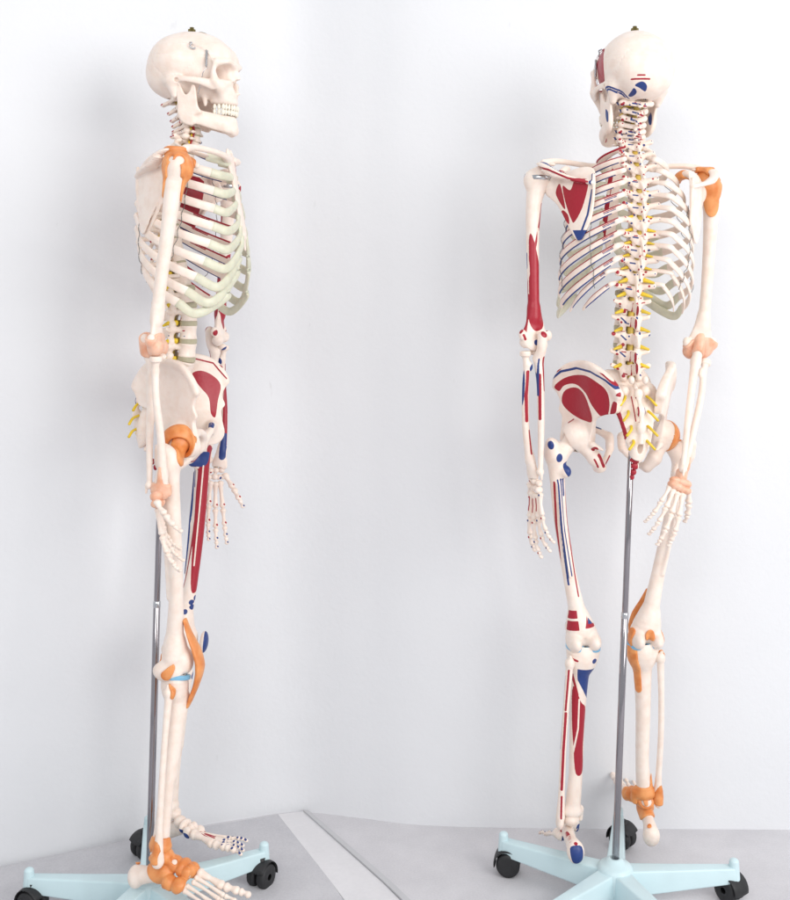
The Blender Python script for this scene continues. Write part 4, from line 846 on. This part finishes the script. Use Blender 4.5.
# ------------------------------------------------------------------ the wheeled stand
def bbox_mesh(bm_parts): return merge(bm_parts)
def build_stand_meshes():
    L = .240
    def leg():
        # tapering channel beam along +X with a raised round end
        import bmesh
        bm = bmesh.new(); st = [(.022, .022, .030, .078), (.12, .0175, .035, .0745), (L, .0130, .042, .071)]
        rings = []
        for x, w, z0, z1 in st: rings.append([bm.verts.new(c) for c in ((x, -w, z0), (x, w, z0), (x, w*.82, z1), (x, -w*.82, z1))])
        for a, b in zip(rings, rings[1:]):
            for i in range(4): bm.faces.new((a[i], a[(i+1) % 4], b[(i+1) % 4], b[i]))
        bm.faces.new(rings[0][::-1]); bm.faces.new(rings[-1])
        bmesh.ops.recalc_face_normals(bm, faces=bm.faces)
        bmesh.ops.bevel(bm, geom=[e for e in bm.edges], offset=.0035, segments=3, profile=.6, affect='EDGES')
        # raised boss over the caster
        r = bmesh.ops.create_cone(bm, cap_ends=True, segments=20, radius1=.0120, radius2=.0095, depth=.038); bmesh.ops.translate(bm, verts=r['verts'], vec=(L, 0, .061))
        r = bmesh.ops.create_uvsphere(bm, u_segments=20, v_segments=10, radius=.0095); bmesh.ops.scale(bm, verts=r['verts'], vec=(1, 1, .7)); bmesh.ops.translate(bm, verts=r['verts'], vec=(L, 0, .080))
        # ridge along the top
        me = bpy.data.meshes.new('base_leg'); bm.to_mesh(me); bm.free(); me.materials.append(M['base'])
        for p in me.polygons: p.use_smooth = True
        me.set_sharp_from_angle(angle=R(40)); return me
    ME['base_leg'] = leg()
    V, F = lathe([(.0, .030), (.032, .030), (.036, .036), (.036, .074), (.033, .082), (.027, .087), (.020, .0895), (.016, .095), (.0115, .0975), (.0085, .098), (.0080, .096), (.0, .0955)], 40); ME['hub'] = mk('base_hub', V, F, M['base'])
    # caster: a twin wheel with a hood
    tyre = []
    for s in (-1, 1):
        V, F = lathe([(.006, -.009), (.016, -.0095), (.0225, -.008), (.0245, -.004), (.0245, .004), (.0225, .008), (.016, .0095), (.006, .009), (.0, .009)], 26)
        V = np.stack([V[:, 0], V[:, 2]+s*.012, V[:, 1]+.0245], 1); tyre.append((V, F[:, ::-1]))
    ME['wheel'] = mk('wheel', *merge(tyre), M['caster'])
    a = np.linspace(R(-8), R(150), 14); ring = []
    hood = sweep([(.0285*math.cos(t), 0, .0245+.0285*math.sin(t)) for t in a], .0022, .0215, up=(0, 1, 0), ns=12, interp=False)[:2]
    stem = lathe([(0, .040), (.009, .040), (.009, .060), (0, .060)], 14); ME['hood'] = mk('caster_hood', *merge([hood, stem]), M['caster'])

def stand(S):
    root = thing('rolling_stand', S['stand_label'], 'stand', Matrix.Translation(S['stand']), 'pale blue five-legged wheeled stands with steel poles')
    obj('base_hub', ME['hub'], root)
    for k, a in enumerate(S['legs']):
        m = Matrix.Rotation(R(a), 4, 'Z'); lg = obj('base_leg', ME['base_leg'], root, mw=m)
        c = obj('caster', ME['hood'], root, mw=m @ Matrix.Translation((.240, 0, 0)) @ Matrix.Rotation(R(S['cast'][k]), 4, 'Z') @ Matrix.Translation((-.010, 0, 0)))
        obj('wheel', ME['wheel'], c)
    base = Vector(S['stand']); p0 = Vector((0, 0, .062)); p1 = Vector(S['pole_top'])-base; d = (p1-p0)
    low = p0+d*.62
    V, F, _ = sweep([tuple(p0), tuple(low)], .0068, .0068, up=(0, 1, 0), ns=28, interp=False); obj('pole', mk('pole', V, F, M['chrome']), root)
    V, F, _ = sweep([tuple(low-d*.01), tuple(p1)], .0060, .0060, up=(0, 1, 0), ns=24, interp=False); up = obj('upper_pole', mk('upper_pole', V, F, M['chrome']), root)
    V, F, _ = sweep([tuple(low-d*.006), tuple(low+d*.006)], .0074, .0074, up=(0, 1, 0), ns=24, interp=False); obj('collar', mk('collar', V, F, M['steel']), root)
    b = p1; V, F, _ = sweep([tuple(b-Vector((0, 0, .004))), tuple(b+Vector(S['hook']))], .0055, .0055, up=(0, 1, .3), ns=14, interp=False); obj('support_arm', mk('support_arm', V, F, M['steel']), root)
    return root

# ------------------------------------------------------------------ room surfaces
def wallmat():
    m = bpy.data.materials.new('painted_wall'); m.use_nodes = True; nt = m.node_tree; b = nt.nodes['Principled BSDF']; L = nt.links
    tc = nt.nodes.new('ShaderNodeTexCoord'); n1 = nt.nodes.new('ShaderNodeTexNoise'); n1.inputs['Scale'].default_value = 2.2; n1.inputs['Detail'].default_value = 6; L.new(tc.outputs['Object'], n1.inputs['Vector'])
    mx = nt.nodes.new('ShaderNodeMix'); mx.data_type = 'RGBA'; mx.inputs['A'].default_value = (.70, .71, .735, 1); mx.inputs['B'].default_value = (.765, .775, .80, 1); L.new(n1.outputs['Fac'], mx.inputs['Factor'])
    # sparse scuffs
    mp = nt.nodes.new('ShaderNodeMapping'); mp.inputs['Scale'].default_value = (9, 9, 3.5); mp.inputs['Rotation'].default_value = (0, .5, 0); L.new(tc.outputs['Object'], mp.inputs['Vector'])
    n2 = nt.nodes.new('ShaderNodeTexNoise'); n2.inputs['Scale'].default_value = 2.4; n2.inputs['Detail'].default_value = 3; n2.inputs['Roughness'].default_value = .7; L.new(mp.outputs['Vector'], n2.inputs['Vector'])
    r2 = nt.nodes.new('ShaderNodeMapRange'); r2.inputs['From Min'].default_value = .715; r2.inputs['From Max'].default_value = .77; r2.inputs['To Max'].default_value = .35; L.new(n2.outputs['Fac'], r2.inputs['Value'])
    m2 = nt.nodes.new('ShaderNodeMix'); m2.data_type = 'RGBA'; L.new(r2.outputs['Result'], m2.inputs['Factor']); L.new(mx.outputs['Result'], m2.inputs['A']); m2.inputs['B'].default_value = (.50, .50, .50, 1)
    L.new(m2.outputs['Result'], b.inputs['Base Color']); b.inputs['Roughness'].default_value = .6
    n3 = nt.nodes.new('ShaderNodeTexNoise'); n3.inputs['Scale'].default_value = 90; n3.inputs['Detail'].default_value = 8; L.new(tc.outputs['Object'], n3.inputs['Vector'])
    n4 = nt.nodes.new('ShaderNodeTexNoise'); n4.inputs['Scale'].default_value = 5; n4.inputs['Detail'].default_value = 2; L.new(tc.outputs['Object'], n4.inputs['Vector'])
    ad = nt.nodes.new('ShaderNodeMath'); ad.operation = 'MULTIPLY_ADD'; L.new(n4.outputs['Fac'], ad.inputs[0]); ad.inputs[1].default_value = 6; L.new(n3.outputs['Fac'], ad.inputs[2])
    bp = nt.nodes.new('ShaderNodeBump'); bp.inputs['Strength'].default_value = .25; bp.inputs['Distance'].default_value = .002; L.new(ad.outputs[0], bp.inputs['Height']); L.new(bp.outputs['Normal'], b.inputs['Normal'])
    return m
def floormat(name, c1, c2, sc=260, speck=.5, rough=.75):
    m = bpy.data.materials.new(name); m.use_nodes = True; nt = m.node_tree; b = nt.nodes['Principled BSDF']; L = nt.links
    tc = nt.nodes.new('ShaderNodeTexCoord'); n1 = nt.nodes.new('ShaderNodeTexNoise'); n1.inputs['Scale'].default_value = sc; n1.inputs['Detail'].default_value = 4; L.new(tc.outputs['Object'], n1.inputs['Vector'])
    n2 = nt.nodes.new('ShaderNodeTexNoise'); n2.inputs['Scale'].default_value = 6; n2.inputs['Detail'].default_value = 9; n2.inputs['Roughness'].default_value = .65; L.new(tc.outputs['Object'], n2.inputs['Vector'])
    av = nt.nodes.new('ShaderNodeMath'); av.operation = 'MULTIPLY_ADD'; L.new(n1.outputs['Fac'], av.inputs[0]); av.inputs[1].default_value = speck; L.new(n2.outputs['Fac'], av.inputs[2])
    r = nt.nodes.new('ShaderNodeMapRange'); r.inputs['From Min'].default_value = .55; r.inputs['From Max'].default_value = .92; L.new(av.outputs[0], r.inputs['Value'])
    mx = nt.nodes.new('ShaderNodeMix'); mx.data_type = 'RGBA'; mx.inputs['A'].default_value = (*c1, 1); mx.inputs['B'].default_value = (*c2, 1); L.new(r.outputs['Result'], mx.inputs['Factor']); L.new(mx.outputs['Result'], b.inputs['Base Color']); b.inputs['Roughness'].default_value = rough
    bp = nt.nodes.new('ShaderNodeBump'); bp.inputs['Strength'].default_value = .2; bp.inputs['Distance'].default_value = .001; L.new(n1.outputs['Fac'], bp.inputs['Height']); L.new(bp.outputs['Normal'], b.inputs['Normal'])
    return m
def onfloor(px, py, z=0): d = (CZ-z)*FPX/(py-CY); return ((px-CX)*d/FPX, d-2.2)
def slab(pts, z0, z1):
    n = len(pts); V = [(*p, z0) for p in pts]+[(*p, z1) for p in pts]
    return V, [tuple(range(n, 2*n)), tuple(range(n))[::-1]]+[(i, (i+1) % n, n+(i+1) % n, n+i) for i in range(n)]
def room():
    fl = [(-4, -4.5), (4, -4.5), (4, 3), (-4, 3)]
    me = bpy.data.meshes.new('floor'); me.from_pydata([(*p, 0) for p in fl], [], [(0, 1, 2, 3)]); me.materials.append(floormat('grey_floor', (.56, .55, .575), (.66, .65, .675))); o = obj('floor', me); o['kind'] = 'structure'
    # wall line, read at the skirting
    pl = [onfloor(-60, 879), onfloor(8, 866), onfloor(70, 853), onfloor(135, 839), onfloor(200, 826), onfloor(250, 818), onfloor(300, 812), onfloor(360, 818), onfloor(420, 825), onfloor(520, 828), onfloor(660, 829), onfloor(840, 830)]
    a, b = np.array(pl[0]), np.array(pl[1]); pl = [tuple(a+(a-b)*14)]+[tuple(p) for p in pl]; a, b = np.array(pl[-1]), np.array(pl[-2]); pl.append(tuple(a+(a-b)*6))
    P = crom([(p[0], p[1], 0) for p in pl[1:-1]], 6); P = np.vstack([[*pl[0], 0], P, [*pl[-1], 0]]); n = len(P)
    zs = [0, .012, .03, 2.9]; offs = [0, .0, .002, .002]
    V = []; 
    for z in zs: V += [(p[0], p[1], z) for p in P]
    V += [(p[0], p[1]+.08, 2.9) for p in P]+[(p[0], p[1]+.08, 0) for p in P]
    F = [(i+1+k*n, i+k*n, i+(k+1)*n, i+1+(k+1)*n) for k in range(5) for i in range(n-1)]
    me = bpy.data.meshes.new('wall'); me.from_pydata(V, [], [f[::-1] for f in F]); me.materials.append(wallmat())
    for p in me.polygons: p.use_smooth = True
    me.set_sharp_from_angle(angle=R(35)); o = obj('wall', me); o['kind'] = 'structure'
    return P
def flatthing(name, parts, label, cat, z0, z1, m):
    V, F = [], []
    me = bpy.data.meshes.new(name); v, f = slab(parts, z0, z1); me.from_pydata(v, [], f); me.materials.append(m); return me
build_all(); build_stand_meshes(); room()
# the mat under the left stand: grey felt with a pale border strip and a dark edge
mt = thing('floor_mat', 'flat grey floor mat with a pale border strip, under the left wheeled stand', 'mat', Matrix.Translation((-.4, 0, 0)))
def mat_piece(name, pix, z0, z1, m, par):
    pts = [onfloor(*p) for p in pix]; pts = [(p[0]+.4, p[1]) for p in pts][::-1]
    v, f = slab(pts, z0, z1); me = bpy.data.meshes.new(name); me.from_pydata(v, [], f); me.materials.append(m); return obj(name, me, par)
mat_piece('felt_panel', [(-60, 881), (8, 868), (135, 841), (278, 817), (332, 886), (350, 912), (-60, 1000)], .001, .006, floormat('felt', (.48, .475, .505), (.585, .58, .605)), mt)
mat_piece('border_strip', [(278, 817), (303, 814), (383, 886), (412, 915), (351, 912), (332, 886)], .001, .0062, floormat('pale_vinyl', (.70, .69, .71), (.78, .77, .79), 120, .3, .5), mt)
mat_piece('edge_trim', [(303, 814), (308, 814), (391, 886), (421, 915), (413, 915), (383.6, 886)], .001, .010, floormat('edge_grey', (.52, .52, .54), (.58, .58, .60), 120, .3, .5), mt)

gz = CZ
A = dict(label='full skeleton model turned side-on, skull facing right, orange ligaments on its near arm and leg', stand_label='pale blue wheeled stand holding the side-on skeleton, hub hidden behind its foot',
    skull_h=.94, base=(at(174, 885, -.04).x, -.04, .009), tilt=R(2.6), yaw=R(84), twist=R(2), skull=(0, .034, 1.638), skull_yaw=R(-5), hyoid=(0, -.030, 1.512),
    arm_r=dict(elbow=at(155, 347, -.21), wrist=at(156, 493, -.20), tip=at(171, 582, -.215), fwd=(0, -1, 0), fwd3=(-1, -.25, 0)),
    arm_l=dict(elbow=at(219, 338, .165), wrist=at(215, 467, .150), tip=at(213, 556, .12), fwd=(0, -1, 0), fwd3=(.5, -1, 0)),
    leg_r=dict(knee=at(176, 677, -.130), ankle=at(160, 852, -.185), toe=at(240, 902, -.250), fwd=(-.05, -1, 0), fwd2=(.5, -1, 0)),
    leg_l=dict(size=1.05, fwd=(.15, -1, 0), knee=at(180, 656, .06), ankle=at(170, 810, .045), toe=at(244, 846, -.055)),
    stand=(-.472, -.120, 0), legs=[4+k*72+14 for k in range(5)], cast=[30, -60, -20, 10, 60], pole_top=None, hook=(.05, -.005, .02))
A['legs'] = [31, 103, 174, 246, 318]
B = dict(label='full skeleton model seen from behind, left shoulder blade and hip painted red and blue', stand_label='pale blue wheeled stand under the skeleton seen from behind, hub in view',
    skull_h=1.0, base=(at(610, 885, 0).x, 0, 0), tilt=R(1.1), yaw=R(189), skull=(0, .032, 1.643), skull_yaw=R(9), 
    arm_l=dict(elbow=at(534, 343, -.06), wrist=at(536, 478, -.05), tip=at(534, 568, -.04), fwd=(.35, -1, 0), fwd3=(.3, -1, 0)),
    arm_r=dict(elbow=at(700, 350, .06), wrist=at(681, 479, -.09), tip=at(658, 552, -.13), fwd=(0, -1, 0), fwd2=(-.3, -1, 0), fwd3=(-1, -.1, 0)),
    leg_l=dict(knee=at(583, 648, -.02), ankle=at(571, 816, -.01), toe=at(553, 828, .17)),
    leg_r=dict(knee=at(643, 645, .04), ankle=at(645, 797, .06), toe=at(629, 780, .185)),
    stand=(.430, -.080, 0), legs=[4.6, 76.6, 148.6, 220.6, 292.6], cast=[-60, 60, 20, 10, 60], pole_top=None, hook=(0, -.006, .03))
A['pole_top'] = tuple(at(161.5, 437, -.045))
B['pole_top'] = tuple(at(631, 457, -.065))
for S in (A, B): stand(S); skeleton(S)

# ------------------------------------------------------------------ light
w = bpy.data.worlds.new('World'); SC.world = w; w.use_nodes = True; bg = w.node_tree.nodes['Background']; bg.inputs['Color'].default_value = (.93, .96, 1, 1); bg.inputs['Strength'].default_value = .68
def area(name, loc, tgt, sx, sy, e, col):
    l = bpy.data.lights.new(name, 'AREA'); l.shape = 'RECTANGLE'; l.size = sx; l.size_y = sy; l.energy = e; l.color = col; o = bpy.data.objects.new(name, l); COL.objects.link(o); o.location = loc
    o.rotation_euler = (Vector(tgt)-Vector(loc)).to_track_quat('-Z', 'Y').to_euler(); return o
area('window_light', (2.6, -2.6, 2.1), (0, .2, 1.2), 2.4, 2.4, 90, (1, .985, .96))
area('front_light', (-.6, -3.2, 2.6), (.0, .2, 1.2), 2.0, 1.2, 38, (1, .97, .93))
SC.view_settings.view_transform = 'Standard'; SC.view_settings.look = 'None'; SC.view_settings.exposure = 0; SC.view_settings.gamma = 1
